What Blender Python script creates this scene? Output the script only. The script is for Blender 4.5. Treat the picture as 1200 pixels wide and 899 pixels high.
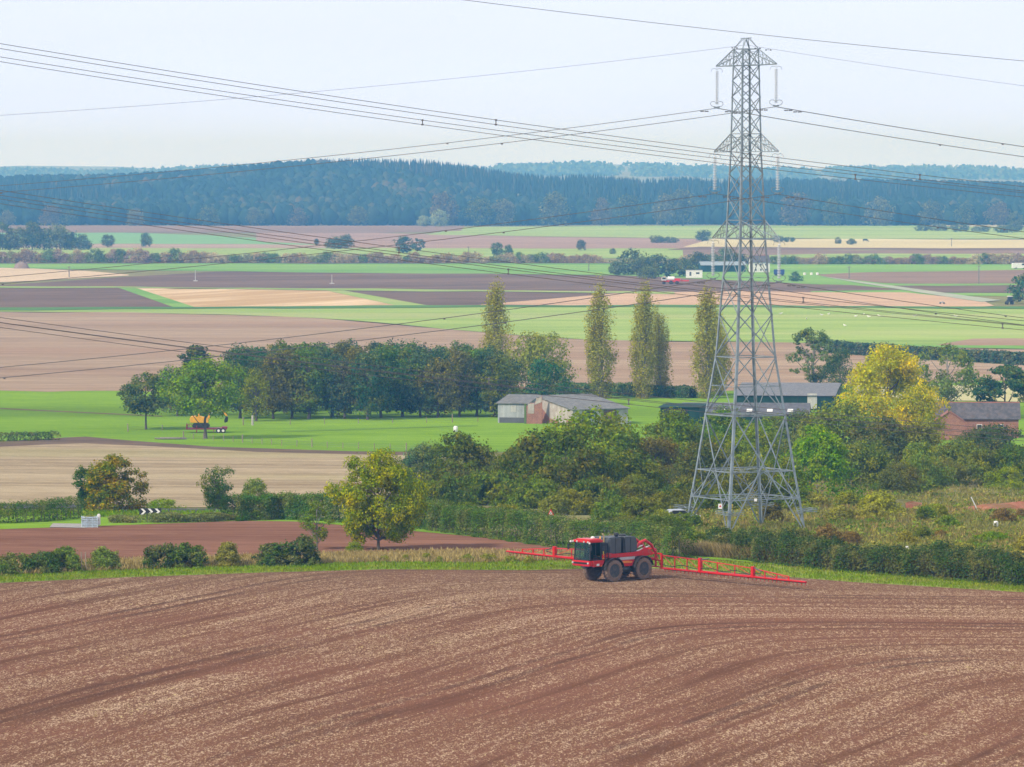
import bpy, math, random
import numpy as np
from mathutils import Vector, Matrix
R = math.radians
scene = bpy.context.scene
col = scene.collection
for o in list(bpy.data.objects):
    bpy.data.objects.remove(o)

# ------------------------------------------------------------------ camera
F = 5533.0                       # focal length in photo pixels (photo 1200 px wide)
CAMZ = 50.0
PITCH = math.atan(249.5 / F)     # horizon on photo row 200
cam_d = bpy.data.cameras.new('camera'); cam = bpy.data.objects.new('camera', cam_d); col.objects.link(cam)
cam_d.sensor_width = 36.0; cam_d.lens = 36.0 * F / 1200.0
cam_d.clip_start = 1.0; cam_d.clip_end = 40000.0
cam.location = (0, 0, CAMZ); cam.rotation_euler = (math.pi / 2 - PITCH, 0, 0)
scene.camera = cam

# ------------------------------------------------------------------ light
SUN_EL, SUN_AZ = R(36), R(232)   # azimuth clockwise from +Y: the sun is behind the camera, to the left
to_sun = Vector((math.sin(SUN_AZ) * math.cos(SUN_EL), math.cos(SUN_AZ) * math.cos(SUN_EL), math.sin(SUN_EL)))
sun_d = bpy.data.lights.new('sun', 'SUN'); sun = bpy.data.objects.new('sun', sun_d); col.objects.link(sun)
sun_d.energy = 3.3; sun_d.angle = R(3.0); sun_d.color = (1.0, 0.90, 0.76)
sun.rotation_euler = to_sun.to_track_quat('Z', 'Y').to_euler()
world = bpy.data.worlds.new('World'); scene.world = world; world.use_nodes = True
wt = world.node_tree; wt.nodes.clear()
w_out = wt.nodes.new('ShaderNodeOutputWorld'); w_bg = wt.nodes.new('ShaderNodeBackground')
w_sky = wt.nodes.new('ShaderNodeTexSky'); w_sky.sky_type = 'NISHITA'; w_sky.sun_disc = False
w_sky.sun_elevation = SUN_EL; w_sky.sun_rotation = SUN_AZ; w_sky.altitude = 60
w_sky.air_density = 1.0; w_sky.dust_density = 0.6; w_sky.ozone_density = 1.5
# thin high cloud veil over the blue
w_tc = wt.nodes.new('ShaderNodeTexCoord'); w_map = wt.nodes.new('ShaderNodeMapping'); w_map.inputs['Scale'].default_value = (6, 6, 30)
w_no = wt.nodes.new('ShaderNodeTexNoise'); w_no.inputs['Scale'].default_value = 1.6; w_no.inputs['Detail'].default_value = 5
w_rmp = wt.nodes.new('ShaderNodeMapRange')
w_rmp.inputs['From Min'].default_value = 0.3; w_rmp.inputs['From Max'].default_value = 0.7
w_rmp.inputs['To Min'].default_value = 0.80; w_rmp.inputs['To Max'].default_value = 0.93
w_mix = wt.nodes.new('ShaderNodeMix'); w_mix.data_type = 'RGBA'
L = wt.links.new
# the veil is bluish white near the horizon and a duller neutral grey overhead
w_sep = wt.nodes.new('ShaderNodeSeparateXYZ'); w_el = wt.nodes.new('ShaderNodeMapRange'); w_el.inputs['From Min'].default_value = .06; w_el.inputs['From Max'].default_value = .35
w_cl = wt.nodes.new('ShaderNodeMix'); w_cl.data_type = 'RGBA'; w_cl.inputs['A'].default_value = (8.3, 9.1, 11.6, 1); w_cl.inputs['B'].default_value = (7.9, 8.1, 8.6, 1)
L(w_tc.outputs['Generated'], w_sep.inputs[0]); L(w_sep.outputs[2], w_el.inputs['Value']); L(w_el.outputs[0], w_cl.inputs['Factor']); 
w_e2 = wt.nodes.new('ShaderNodeMapRange'); w_e2.inputs['From Min'].default_value = -.01; w_e2.inputs['From Max'].default_value = .03
w_c2 = wt.nodes.new('ShaderNodeMix'); w_c2.data_type = 'RGBA'; w_c2.inputs['A'].default_value = (8.9, 10.4, 17.0, 1)
L(w_sep.outputs[2], w_e2.inputs['Value']); L(w_e2.outputs[0], w_c2.inputs['Factor']); L(w_cl.outputs['Result'], w_c2.inputs['B']); L(w_c2.outputs['Result'], w_mix.inputs['B'])
L(w_tc.outputs['Generated'], w_map.inputs['Vector']); L(w_map.outputs['Vector'], w_no.inputs['Vector'])
L(w_no.outputs['Fac'], w_rmp.inputs['Value']); L(w_rmp.outputs['Result'], w_mix.inputs['Factor'])
L(w_sky.outputs['Color'], w_mix.inputs['A']); L(w_mix.outputs['Result'], w_bg.inputs['Color'])
w_bg.inputs['Strength'].default_value = 0.1
L(w_bg.outputs['Background'], w_out.inputs['Surface'])
scene.view_settings.view_transform = 'Standard'; scene.view_settings.look = 'None'
scene.view_settings.exposure = 0.15; scene.view_settings.gamma = 1.0; scene.view_settings.use_curve_mapping = False
scene.cycles.use_denoising = True
scene.cycles.max_bounces = 6; scene.cycles.volume_bounces = 1
scene.cycles.transparent_max_bounces = 8; scene.cycles.caustics_reflective = False; scene.cycles.caustics_refractive = False

HAZE_COL = (.16, .47, 1.0, 1); HAZE_ABS = (.82, .82, .82, 1); HAZE_DEN = 1.45e-4
rng = np.random.default_rng(7)
random.seed(7)

# ------------------------------------------------------------------ terrain height and pixel helpers
_D = np.array([-3000, 0, 200, 300, 360, 425, 470, 520, 560, 600, 700, 800, 880, 960, 60000.])
_Z = np.array([2, 3, 7.2, 11.3, 12.7, 13.1, 12.7, 11.6, 9.9, 8.0, 4.5, 1.9, 0.4, 0, 0.])
_tab_x = np.arange(-3000, 3000, 1.0)
_tab = np.interp(_tab_x, _D, _Z)
_k = np.hanning(43); _k /= _k.sum()
_tab = np.convolve(np.pad(_tab, 21, 'edge'), _k, 'valid')

def sstep(a, b, v):
    t = np.clip((v - a) / (b - a), 0, 1); return t * t * (3 - 2 * t)

RX = np.array([-300, 0, 90, 150, 230, 300, 360, 430, 500, 560, 600, 640, 700, 760, 800, 850, 900, 1000, 1100, 1200, 1500.])
RY = np.array([209, 208, 207, 205, 201, 194, 188, 186, 188, 195, 203, 206, 205, 211, 207, 211, 209, 212, 214, 216, 218.])
def ridge(x):      # height of the wooded ridge (5.4 km away), tree tops included
    px = 600 + F * x / 5400.0
    return CAMZ + (200 - np.interp(px, RX, RY)) * 5400 / F - 17
def bank_y(x):
    return 588 + 0.10 * (x - 55) + 1.5 * np.sin(x * 0.5)
def T(x, y):
    x = np.asarray(x, float); y = np.asarray(y, float)
    z = np.interp(y, _tab_x, _tab)
    m = sstep(20, 32, x) * sstep(520, 545, y) * (1 - sstep(740, 800, y))
    z = z + m * (0.35 * np.sin(x * .31 + y * .17) + 0.25 * np.sin(y * .23 - x * .12 + 2) + 0.2 * np.sin(x * .55))
    mb = sstep(40, 48, x)
    z = z + mb * 1.3 * (sstep(-2.0, 2.0, y - bank_y(x)) - 1) * sstep(540, 575, y)
    h = ridge(x)
    z = z + h * sstep(4350, 5400, y) * (1 - 0.55 * sstep(5500, 7500, y))
    h2 = 40 + 4 * np.sin(x / 330.0 + 1.2) + 4 * np.sin(x / 120.0)
    z = z + (h2 - 0.4 * h) * sstep(8200, 10500, y) + (16 + 5 * np.sin(x / 260.0)) * sstep(11500, 13500, y)
    return z
def ray(px, py):
    a = (px - 600) / F; b = -(py - 449.5) / F
    return np.array([a, math.cos(PITCH) + b * math.sin(PITCH), -math.sin(PITCH) + b * math.cos(PITCH)])
def at(px, py, Y):
    d = ray(px, py); t = Y / d[1]
    return Vector((d[0] * t, Y, CAMZ + d[2] * t))
_ys = np.concatenate([np.arange(120, 1200, 2.0), np.arange(1200, 7000, 10.0)])
def ground(px, py):
    d = ray(px, py)
    t = _ys / d[1]; zz = CAMZ + d[2] * t; hh = T(d[0] * t, _ys)
    k = np.argmax(zz <= hh)
    if zz[k] > hh[k]: k = len(_ys) - 1
    if k == 0: Y = _ys[0]
    else:
        e0 = zz[k-1] - hh[k-1]; e1 = zz[k] - hh[k]
        Y = _ys[k-1] + (_ys[k] - _ys[k-1]) * e0 / (e0 - e1)
    return Vector((d[0] * Y / d[1], Y, float(T(d[0] * Y / d[1], Y))))
def onground(px, Y):      # ground point under photo column px at distance Y
    x = (px - 600) / F * Y / math.cos(PITCH) * 1.0
    return Vector((x, Y, float(T(x, Y))))
def ppm(Y): return F / Y

# ------------------------------------------------------------------ scene helpers
def tag(o, label=None, cat=None, group=None, kind=None):
    if label: o['label'] = label
    if cat: o['category'] = cat
    if group: o['group'] = group
    if kind: o['kind'] = kind
    return o
def empty(name, loc, label=None, cat=None, group=None, rz=0.0):
    o = bpy.data.objects.new(name, None); col.objects.link(o)
    o.location = loc; o.rotation_euler = (0, 0, rz); o.empty_display_size = 0.5
    return tag(o, label, cat, group)
def mesh_obj(name, me, parent=None):
    o = bpy.data.objects.new(name, me); col.objects.link(o); o.parent = parent; return o
def copy_tree(o, parent=None):
    c = o.copy(); col.objects.link(c); c.parent = parent
    for ch in o.children: copy_tree(ch, c)
    return c

class MB:
    """collects shapes; build() links them as one mesh object"""
    def __init__(s): s.v = []; s.f = []
    def add(s, vs, fs):
        n = len(s.v); s.v += [tuple(map(float, p)) for p in vs]; s.f += [tuple(i + n for i in f) for f in fs]; return s
    def box(s, c, size, rot=None, taper=1.0):
        hx, hy, hz = size[0] / 2, size[1] / 2, size[2] / 2
        vs = []
        for z in (-1, 1):
            k = taper if z > 0 else 1.0
            for x, y in ((-1, -1), (1, -1), (1, 1), (-1, 1)):
                vs.append(Vector((x * hx * k, y * hy * k, z * hz)))
        if rot is not None:
            m = rot if isinstance(rot, Matrix) else Matrix.Rotation(rot, 3, 'Z'); vs = [m @ q for q in vs]
        c = Vector(c); vs = [q + c for q in vs]
        return s.add(vs, [(3, 2, 1, 0), (4, 5, 6, 7), (0, 1, 5, 4), (1, 2, 6, 5), (2, 3, 7, 6), (3, 0, 4, 7)])
    def bar(s, p0, p1, w, h=None, up=(0, 0, 1)):
        h = h or w; p0 = Vector(p0); p1 = Vector(p1); d = (p1 - p0)
        if d.length < 1e-6: return s
        dn = d.normalized(); u = Vector(up)
        if abs(dn.dot(u)) > .98: u = Vector((1, 0, 0))
        a = dn.cross(u).normalized(); b = a.cross(dn).normalized()
        vs = [p + a * (i * w / 2) + b * (j * h / 2) for p in (p0, p1) for i, j in ((-1, -1), (1, -1), (1, 1), (-1, 1))]
        return s.add(vs, [(0, 1, 2, 3), (7, 6, 5, 4), (0, 4, 5, 1), (1, 5, 6, 2), (2, 6, 7, 3), (3, 7, 4, 0)])
    def tube(s, pts, r, n=8, caps=True):
        pts = [Vector(p) for p in pts]; rs = r if hasattr(r, '__len__') else [r] * len(pts)
        vs = []; fs = []; ref = None
        for i, p in enumerate(pts):
            d = (pts[min(i + 1, len(pts) - 1)] - pts[max(i - 1, 0)]).normalized()
            if ref is None:
                ref = Vector((0, 0, 1)) if abs(d.z) < .9 else Vector((1, 0, 0))
            a = d.cross(ref).normalized(); b = d.cross(a).normalized(); ref = -d.cross(a).cross(d).cross(d) if False else ref
            for k in range(n):
                t = 2 * math.pi * k / n
                vs.append(p + (a * math.cos(t) + b * math.sin(t)) * rs[i])
        for i in range(len(pts) - 1):
            for k in range(n):
                k2 = (k + 1) % n
                fs.append((i * n + k, i * n + k2, (i + 1) * n + k2, (i + 1) * n + k))
        if caps:
            fs.append(tuple(range(n - 1, -1, -1))); fs.append(tuple((len(pts) - 1) * n + k for k in range(n)))
        return s.add(vs, fs)
    def lathe(s, prof, c=(0, 0, 0), axis='Z', n=20):
        """prof: (radius, height) pairs"""
        c = Vector(c); vs = []; fs = []
        for r, h in prof:
            for k in range(n):
                t = 2 * math.pi * k / n; q = (r * math.cos(t), r * math.sin(t), h)
                if axis == 'Y': q = (q[0], q[2], q[1])
                if axis == 'X': q = (q[2], q[0], q[1])
                vs.append(c + Vector(q))
        m = len(prof)
        for i in range(m - 1):
            for k in range(n):
                k2 = (k + 1) % n; fs.append((i * n + k, i * n + k2, (i + 1) * n + k2, (i + 1) * n + k))
        fs.append(tuple(range(n - 1, -1, -1))); fs.append(tuple((m - 1) * n + k for k in range(n)))
        return s.add(vs, fs)
    def prism(s, poly, a0, a1, plane='XZ'):
        """polygon in a plane pushed from a0 to a1 along the third axis"""
        def P3(u, v, w):
            return {'XZ': (u, w, v), 'YZ': (w, u, v), 'XY': (u, v, w)}[plane]
        n = len(poly); vs = [P3(u, v, a0) for u, v in poly] + [P3(u, v, a1) for u, v in poly]
        fs = [tuple(range(n)), tuple(range(2 * n - 1, n - 1, -1))] + [(i, i + n, (i + 1) % n + n, (i + 1) % n) for i in range(n)]
        return s.add(vs, fs)
    def build(s, name, mat, parent=None, smooth=False, bevel=0.0, fix=True):
        me = bpy.data.meshes.new(name); me.from_pydata(s.v, [], s.f); me.update()
        if fix:
            import bmesh
            bm = bmesh.new(); bm.from_mesh(me); bmesh.ops.recalc_face_normals(bm, faces=bm.faces)
            if bevel > 0:
                es = [e for e in bm.edges if len(e.link_faces) == 2 and e.calc_face_angle(0) > 0.6]
                bmesh.ops.bevel(bm, geom=es, offset=bevel, segments=2, affect='EDGES', clamp_overlap=True)
            bm.to_mesh(me); bm.free()
        me.materials.append(mat)
        if smooth:
            me.polygons.foreach_set('use_smooth', [True] * len(me.polygons))
            if hasattr(me, 'set_sharp_from_angle'): me.set_sharp_from_angle(angle=R(40))
        return mesh_obj(name, me, parent)

# ------------------------------------------------------------------ materials
_mats = {}
def nt(name):
    m = bpy.data.materials.new(name); m.use_nodes = True; t = m.node_tree; t.nodes.clear()
    out = t.nodes.new('ShaderNodeOutputMaterial'); return m, t, out
def N(t, kind, **kw):
    n = t.nodes.new(kind)
    for k, v in kw.items():
        if k in n.inputs: n.inputs[k].default_value = v
        else: setattr(n, k, v)
    return n
def paint(name, c, rough=.5, metal=0.0, var=.18, scale=3.0, dirt=None, dirt_amt=.35, spec=.5, emis=None):
    """procedural paint / metal / plastic: base colour with wear noise"""
    if name in _mats: return _mats[name]
    m, t, out = nt(name); b = N(t, 'ShaderNodeBsdfPrincipled', Roughness=rough, Metallic=metal)
    b.inputs['Specular IOR Level'].default_value = spec
    tc = N(t, 'ShaderNodeTexCoord'); n1 = N(t, 'ShaderNodeTexNoise', Scale=scale, Detail=6.0, Roughness=.65)
    t.links.new(tc.outputs['Object'], n1.inputs['Vector'])
    mr = N(t, 'ShaderNodeMapRange'); mr.inputs['From Min'].default_value = .3; mr.inputs['From Max'].default_value = .7
    mr.inputs['To Min'].default_value = 1 - var; mr.inputs['To Max'].default_value = 1 + var
    t.links.new(n1.outputs['Fac'], mr.inputs['Value'])
    hsv = N(t, 'ShaderNodeHueSaturation'); hsv.inputs['Color'].default_value = (*c, 1)
    t.links.new(mr.outputs['Result'], hsv.inputs['Value']); src = hsv.outputs['Color']
    if dirt:
        n2 = N(t, 'ShaderNodeTexNoise', Scale=scale * 1.7, Detail=8.0, Roughness=.7)
        t.links.new(tc.outputs['Object'], n2.inputs['Vector'])
        m2 = N(t, 'ShaderNodeMapRange'); m2.inputs['From Min'].default_value = .52 - dirt_amt * .4; m2.inputs['From Max'].default_value = .75
        m2.inputs['To Max'].default_value = .9
        t.links.new(n2.outputs['Fac'], m2.inputs['Value'])
        mx = N(t, 'ShaderNodeMix', data_type='RGBA'); mx.inputs['B'].default_value = (*dirt, 1)
        t.links.new(m2.outputs['Result'], mx.inputs['Factor']); t.links.new(src, mx.inputs['A']); src = mx.outputs['Result']
    t.links.new(src, b.inputs['Base Color']); t.links.new(b.outputs['BSDF'], out.inputs['Surface'])
    _mats[name] = m; return m
def glass_mat():
    if 'glass' in _mats: return _mats['glass']
    m, t, out = nt('cab_glass'); g = N(t, 'ShaderNodeBsdfGlossy', Roughness=.05); g.inputs['Color'].default_value = (.8, .9, .9, 1)
    tr = N(t, 'ShaderNodeBsdfTransparent'); tr.inputs['Color'].default_value = (.62, .80, .76, 1)
    lw = N(t, 'ShaderNodeLayerWeight', Blend=.08); mx = N(t, 'ShaderNodeMixShader')
    ad = N(t, 'ShaderNodeMath', operation='ADD', use_clamp=True); ad.inputs[1].default_value = .03
    t.links.new(lw.outputs['Fresnel'], ad.inputs[0]); t.links.new(ad.outputs[0], mx.inputs[0])
    t.links.new(tr.outputs[0], mx.inputs[1]); t.links.new(g.outputs[0], mx.inputs[2]); t.links.new(mx.outputs[0], out.inputs['Surface'])
    _mats['glass'] = m; return m
def foliage_mat(name, tint=(.25, .2, .04), tint_amt=.35, bright=1.95, trans=.35, spread=.45, nscale=.35):
    """leaf colour = object colour, varied leaf by leaf, with drifts of an autumn tint"""
    if name in _mats: return _mats[name]
    m, t, out = nt(name)
    oi = N(t, 'ShaderNodeObjectInfo'); ge = N(t, 'ShaderNodeNewGeometry')
    no = N(t, 'ShaderNodeTexNoise', Scale=nscale, Detail=3.0); t.links.new(ge.outputs['Position'], no.inputs['Vector'])
    mr = N(t, 'ShaderNodeMapRange'); mr.inputs['From Min'].default_value = .42; mr.inputs['From Max'].default_value = .72; mr.inputs['To Max'].default_value = tint_amt
    t.links.new(no.outputs['Fac'], mr.inputs['Value'])
    ma = N(t, 'ShaderNodeMath', operation='MULTIPLY_ADD'); ma.inputs[1].default_value = tint_amt * .8; t.links.new(ge.outputs['Random Per Island'], ma.inputs[0]); t.links.new(mr.outputs['Result'], ma.inputs[2])
    m2 = N(t, 'ShaderNodeMath', operation='SUBTRACT', use_clamp=True); m2.inputs[1].default_value = tint_amt * .35; t.links.new(ma.outputs[0], m2.inputs[0])
    mx = N(t, 'ShaderNodeMix', data_type='RGBA'); mx.inputs['B'].default_value = (*tint, 1)
    t.links.new(oi.outputs['Color'], mx.inputs['A']); t.links.new(m2.outputs[0], mx.inputs['Factor'])
    v = N(t, 'ShaderNodeMapRange'); v.inputs['To Min'].default_value = bright * (1 - spread); v.inputs['To Max'].default_value = bright * (1 + spread)
    w = N(t, 'ShaderNodeMath', operation='FRACT'); w2 = N(t, 'ShaderNodeMath', operation='MULTIPLY'); w2.inputs[1].default_value = 37.7
    t.links.new(ge.outputs['Random Per Island'], w2.inputs[0]); t.links.new(w2.outputs[0], w.inputs[0]); t.links.new(w.outputs[0], v.inputs['Value'])
    hs = N(t, 'ShaderNodeHueSaturation'); t.links.new(mx.outputs['Result'], hs.inputs['Color']); t.links.new(v.outputs['Result'], hs.inputs['Value']); hs.inputs['Saturation'].default_value = 1.28
    d = N(t, 'ShaderNodeBsdfDiffuse'); tl = N(t, 'ShaderNodeBsdfTranslucent'); ms = N(t, 'ShaderNodeMixShader'); ms.inputs[0].default_value = trans
    t.links.new(hs.outputs[0], d.inputs['Color']); t.links.new(hs.outputs[0], tl.inputs['Color'])
    t.links.new(d.outputs[0], ms.inputs[1]); t.links.new(tl.outputs[0], ms.inputs[2]); t.links.new(ms.outputs[0], out.inputs['Surface'])
    _mats[name] = m; return m

def ground_mat(name, a, b, c=None, fine=2.5, coarse=.03, ang=0.0, stretch=4.0, rows=0.0, row_amt=0.0, patch=.5, flecks=0.0, fleck_col=(.5, .42, .32), bump=.0, warp=0.0):
    """soil / crop: colours a-b mixed by stretched multi-scale noise, c in patches, optional drill rows and straw flecks"""
    if name in _mats: return _mats[name]
    m, t, out = nt(name); bs = N(t, 'ShaderNodeBsdfDiffuse', Roughness=.9)
    ge = N(t, 'ShaderNodeNewGeometry'); mp = N(t, 'ShaderNodeMapping'); mp.inputs['Rotation'].default_value = (0, 0, ang)
    t.links.new(ge.outputs['Position'], mp.inputs['Vector'])
    st = N(t, 'ShaderNodeMapping'); st.inputs['Scale'].default_value = (1.0 / stretch, 1, 1); t.links.new(mp.outputs[0], st.inputs['Vector'])
    n1 = N(t, 'ShaderNodeTexNoise', Scale=fine, Detail=5.0, Roughness=.6); t.links.new(st.outputs[0], n1.inputs['Vector'])
    n2 = N(t, 'ShaderNodeTexNoise', Scale=coarse, Detail=7.0, Roughness=.65); t.links.new(st.outputs[0], n2.inputs['Vector'])
    ad = N(t, 'ShaderNodeMath', operation='ADD'); t.links.new(n1.outputs['Fac'], ad.inputs[0]); t.links.new(n2.outputs['Fac'], ad.inputs[1])
    src = ad.outputs[0]
    if rows > 0:
        wv = N(t, 'ShaderNodeTexNoise', noise_dimensions='1D', Scale=1.0 / rows, Detail=2.0) if False else N(t, 'ShaderNodeTexNoise', Scale=1.0 / rows, Detail=2.0, Roughness=.6)
        sm = N(t, 'ShaderNodeMapping'); sm.inputs['Scale'].default_value = (.02, 1, 1)
        t.links.new(mp.outputs[0], sm.inputs['Vector']); t.links.new(sm.outputs[0], wv.inputs['Vector'])
        mm = N(t, 'ShaderNodeMath', operation='MULTIPLY_ADD'); mm.inputs[1].default_value = row_amt; t.links.new(wv.outputs['Fac'], mm.inputs[0]); t.links.new(src, mm.inputs[2])
        m5 = N(t, 'ShaderNodeMath', operation='SUBTRACT'); m5.inputs[1].default_value = row_amt * .5; t.links.new(mm.outputs[0], m5.inputs[0]); src = m5.outputs[0]
    mr = N(t, 'ShaderNodeMapRange'); mr.inputs['From Min'].default_value = .80; mr.inputs['From Max'].default_value = 1.20; t.links.new(src, mr.inputs['Value'])
    mx = N(t, 'ShaderNodeMix', data_type='RGBA'); mx.inputs['A'].default_value = (*a, 1); mx.inputs['B'].default_value = (*b, 1)
    t.links.new(mr.outputs['Result'], mx.inputs['Factor']); cs = mx.outputs['Result']
    if c is not None:
        n3 = N(t, 'ShaderNodeTexNoise', Scale=coarse * .8, Detail=4.0); t.links.new(st.outputs[0], n3.inputs['Vector'])
        m3 = N(t, 'ShaderNodeMapRange'); m3.inputs['From Min'].default_value = .5; m3.inputs['From Max'].default_value = .64; m3.inputs['To Max'].default_value = patch; t.links.new(n3.outputs['Fac'], m3.inputs['Value'])
        x2 = N(t, 'ShaderNodeMix', data_type='RGBA'); x2.inputs['B'].default_value = (*c, 1); t.links.new(cs, x2.inputs['A']); t.links.new(m3.outputs['Result'], x2.inputs['Factor']); cs = x2.outputs['Result']
    if flecks > 0:
        n4 = N(t, 'ShaderNodeTexNoise', Scale=fine * 2.2, Detail=3.0, Roughness=.7); t.links.new(st.outputs[0], n4.inputs['Vector'])
        m4 = N(t, 'ShaderNodeMapRange'); m4.inputs['From Min'].default_value = .66 - flecks * .2; m4.inputs['From Max'].default_value = .8 - flecks * .2; t.links.new(n4.outputs['Fac'], m4.inputs['Value'])
        x3 = N(t, 'ShaderNodeMix', data_type='RGBA'); x3.inputs['B'].default_value = (*fleck_col, 1); t.links.new(cs, x3.inputs['A']); t.links.new(m4.outputs['Result'], x3.inputs['Factor']); cs = x3.outputs['Result']
    t.links.new(cs, bs.inputs['Color'])
    if bump > 0:
        bp = N(t, 'ShaderNodeBump', Strength=1.0, Distance=bump); t.links.new(n1.outputs['Fac'], bp.inputs['Height']); t.links.new(bp.outputs[0], bs.inputs['Normal'])
    t.links.new(bs.outputs[0], out.inputs['Surface']); _mats[name] = m; return m

def front_field_mat():
    m, t, out = nt('drilled_field_soil'); k = t.links.new
    ge = N(t, 'ShaderNodeNewGeometry'); sx = N(t, 'ShaderNodeSeparateXYZ'); k(ge.outputs['Position'], sx.inputs[0])
    def M(op, x, y=None, z=None, clamp=False):
        n = N(t, 'ShaderNodeMath', operation=op, use_clamp=clamp)
        for i, q in enumerate((x, y, z)):
            if q is None: continue
            if isinstance(q, (int, float)): n.inputs[i].default_value = q
            else: k(q, n.inputs[i])
        return n.outputs[0]
    X, Y = sx.outputs[0], sx.outputs[1]
    # tramlines: parallel passes that turn along the headland  (smooth minimum of two pass directions)
    wn = N(t, 'ShaderNodeTexNoise', Scale=.02, Detail=2.0); k(ge.outputs['Position'], wn.inputs['Vector'])
    wob = M('MULTIPLY', M('SUBTRACT', wn.outputs['Fac'], .5), 5.0)
    A = M('ADD', M('ADD', M('MULTIPLY', X, .93), M('MULTIPLY', Y, -.37)), M('ADD', wob, 188.0))
    B = M('SUBTRACT', M('ADD', 446.0, M('MULTIPLY', X, -.10)), Y)
    Fd = M('SMOOTH_MIN', A, B, 22.0)
    cv = N(t, 'ShaderNodeCombineXYZ'); k(Fd, cv.inputs[0]); k(M('MULTIPLY', Y, .045), cv.inputs[1])
    def nz(vec, scale, det=4.0, ro=.6):
        n = N(t, 'ShaderNodeTexNoise', Scale=scale, Detail=det, Roughness=ro); k(vec, n.inputs['Vector']); return n.outputs['Fac']
    def mr(v, a, b, c=0.0, d=1.0):
        n = N(t, 'ShaderNodeMapRange'); k(v, n.inputs['Value'])
        for nm, q in (('From Min', a), ('From Max', b), ('To Min', c), ('To Max', d)): n.inputs[nm].default_value = q
        return n.outputs['Result']
    def mix(a, b, f):
        n = N(t, 'ShaderNodeMix', data_type='RGBA')
        for s_, q in (('A', a), ('B', b), ('Factor', f)):
            if isinstance(q, tuple): n.inputs[s_].default_value = (*q, 1)
            elif isinstance(q, (int, float)): n.inputs[s_].default_value = q
            else: k(q, n.inputs[s_])
        return n.outputs['Result']
    streak = nz(cv.outputs[0], .42, 4.0, .65); broad = nz(cv.outputs[0], .07, 2.0)
    # wheel tracks: two dark lines every 24 m
    ph = M('ABSOLUTE', M('SUBTRACT', M('FRACT', M('DIVIDE', Fd, 23.0)), .5)); d0 = M('MULTIPLY', ph, 23.0)
    track = M('SUBTRACT', 1.0, mr(M('ABSOLUTE', M('SUBTRACT', d0, 1.1)), .22, .6))
    mp = N(t, 'ShaderNodeMapping'); mp.inputs['Rotation'].default_value = (0, 0, R(-62)); mp.inputs['Scale'].default_value = (1.0, 1.0, 1); k(ge.outputs['Position'], mp.inputs['Vector'])
    mps = N(t, 'ShaderNodeMapping'); mps.inputs['Scale'].default_value = (1.0, .27, 1); k(ge.outputs['Position'], mps.inputs['Vector'])
    p = mps.outputs[0]
    fl = nz(p, 3.4, 5.0, .75); fl2 = nz(p, 8.5, 2.0, .6); pat = nz(ge.outputs['Position'], .035, 5.0, .6); cl = nz(ge.outputs['Position'], .5, 5.0, .7)
    soil = mix((.112, .053, .029), (.24, .13, .08), mr(fl2, .3, .7))
    soil = mix(soil, (.20, .09, .058), mr(pat, .4, .65, 0, .55))
    straw_amt = M('ADD', M('ADD', mr(streak, .3, .7, -.055, .05), mr(broad, .35, .65, -.013, .013)), mr(pat, .3, .7, .03, -.03))
    rowsv = nz(cv.outputs[0], 1.5, 2.0, .5); clump = mr(nz(cv.outputs[0], .55, 5.0, .75), .64, .72)
    thr = M('ADD', M('MULTIPLY_ADD', fl, .62, M('MULTIPLY', fl2, .38)), M('ADD', straw_amt, M('ADD', mr(rowsv, .35, .65, -.03, .03), M('MULTIPLY', clump, .07))))
    straw = mix((.36, .245, .155), (.62, .48, .34), mr(fl2, .4, .65))
    cs = mix(soil, straw, mr(thr, .50, .62, 0, .72))
    cs = mix(cs, (.62, .55, .22), mr(M('ADD', nz(p, 3.7, 2.0), straw_amt), .69, .76, 0, .55))
    # damp darker drill passes and wheel tracks
    cs = mix(cs, (.105, .048, .028), mr(streak, .48, .30, 0, .75))
    cs = mix(cs, (.085, .042, .028), M('MULTIPLY', track, mr(nz(ge.outputs['Position'], .11, 3.0), .38, .6, .1, .7)))
    mud = mr(M('ADD', Y, M('MULTIPLY', wob, 3.0)), 398, 425, 0, .6)
    cs = mix(cs, (.15, .10, .066), M('MULTIPLY', mud, mr(streak, .3, .7, .9, .35)))
    bs = N(t, 'ShaderNodeBsdfDiffuse', Roughness=.9); k(cs, bs.inputs['Color'])
    bp = N(t, 'ShaderNodeBump', Strength=1.0, Distance=.22); k(M('ADD', cl, M('MULTIPLY', fl, .6)), bp.inputs['Height']); k(bp.outputs[0], bs.inputs['Normal'])
    k(bs.outputs[0], out.inputs['Surface']); return m
# ------------------------------------------------------------------ ground sheet
def grid_mesh(name, X, Y, Z, mat, kind='structure'):
    r, c = X.shape
    me = bpy.data.meshes.new(name); me.vertices.add(r * c)
    me.vertices.foreach_set('co', np.stack([X, Y, Z], -1).astype(np.float32).ravel())
    i = np.arange(r * c).reshape(r, c); q = np.stack([i[:-1, :-1], i[:-1, 1:], i[1:, 1:], i[1:, :-1]], -1).reshape(-1, 4)
    me.loops.add(q.size); me.polygons.add(len(q))
    me.loops.foreach_set('vertex_index', q.ravel().astype(np.int32))
    me.polygons.foreach_set('loop_start', np.arange(0, q.size, 4, dtype=np.int32))
    me.polygons.foreach_set('loop_total', np.full(len(q), 4, np.int32)) if False else None
    me.polygons.foreach_set('use_smooth', np.ones(len(q), bool))
    me.update(calc_edges=True); me.materials.append(mat)
    return tag(mesh_obj(name, me), kind=kind)
xs = np.concatenate([-np.geomspace(150, 2800, 22)[::-1], np.arange(-147.5, 150, 2.5), np.geomspace(150, 2800, 22)])
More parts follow.
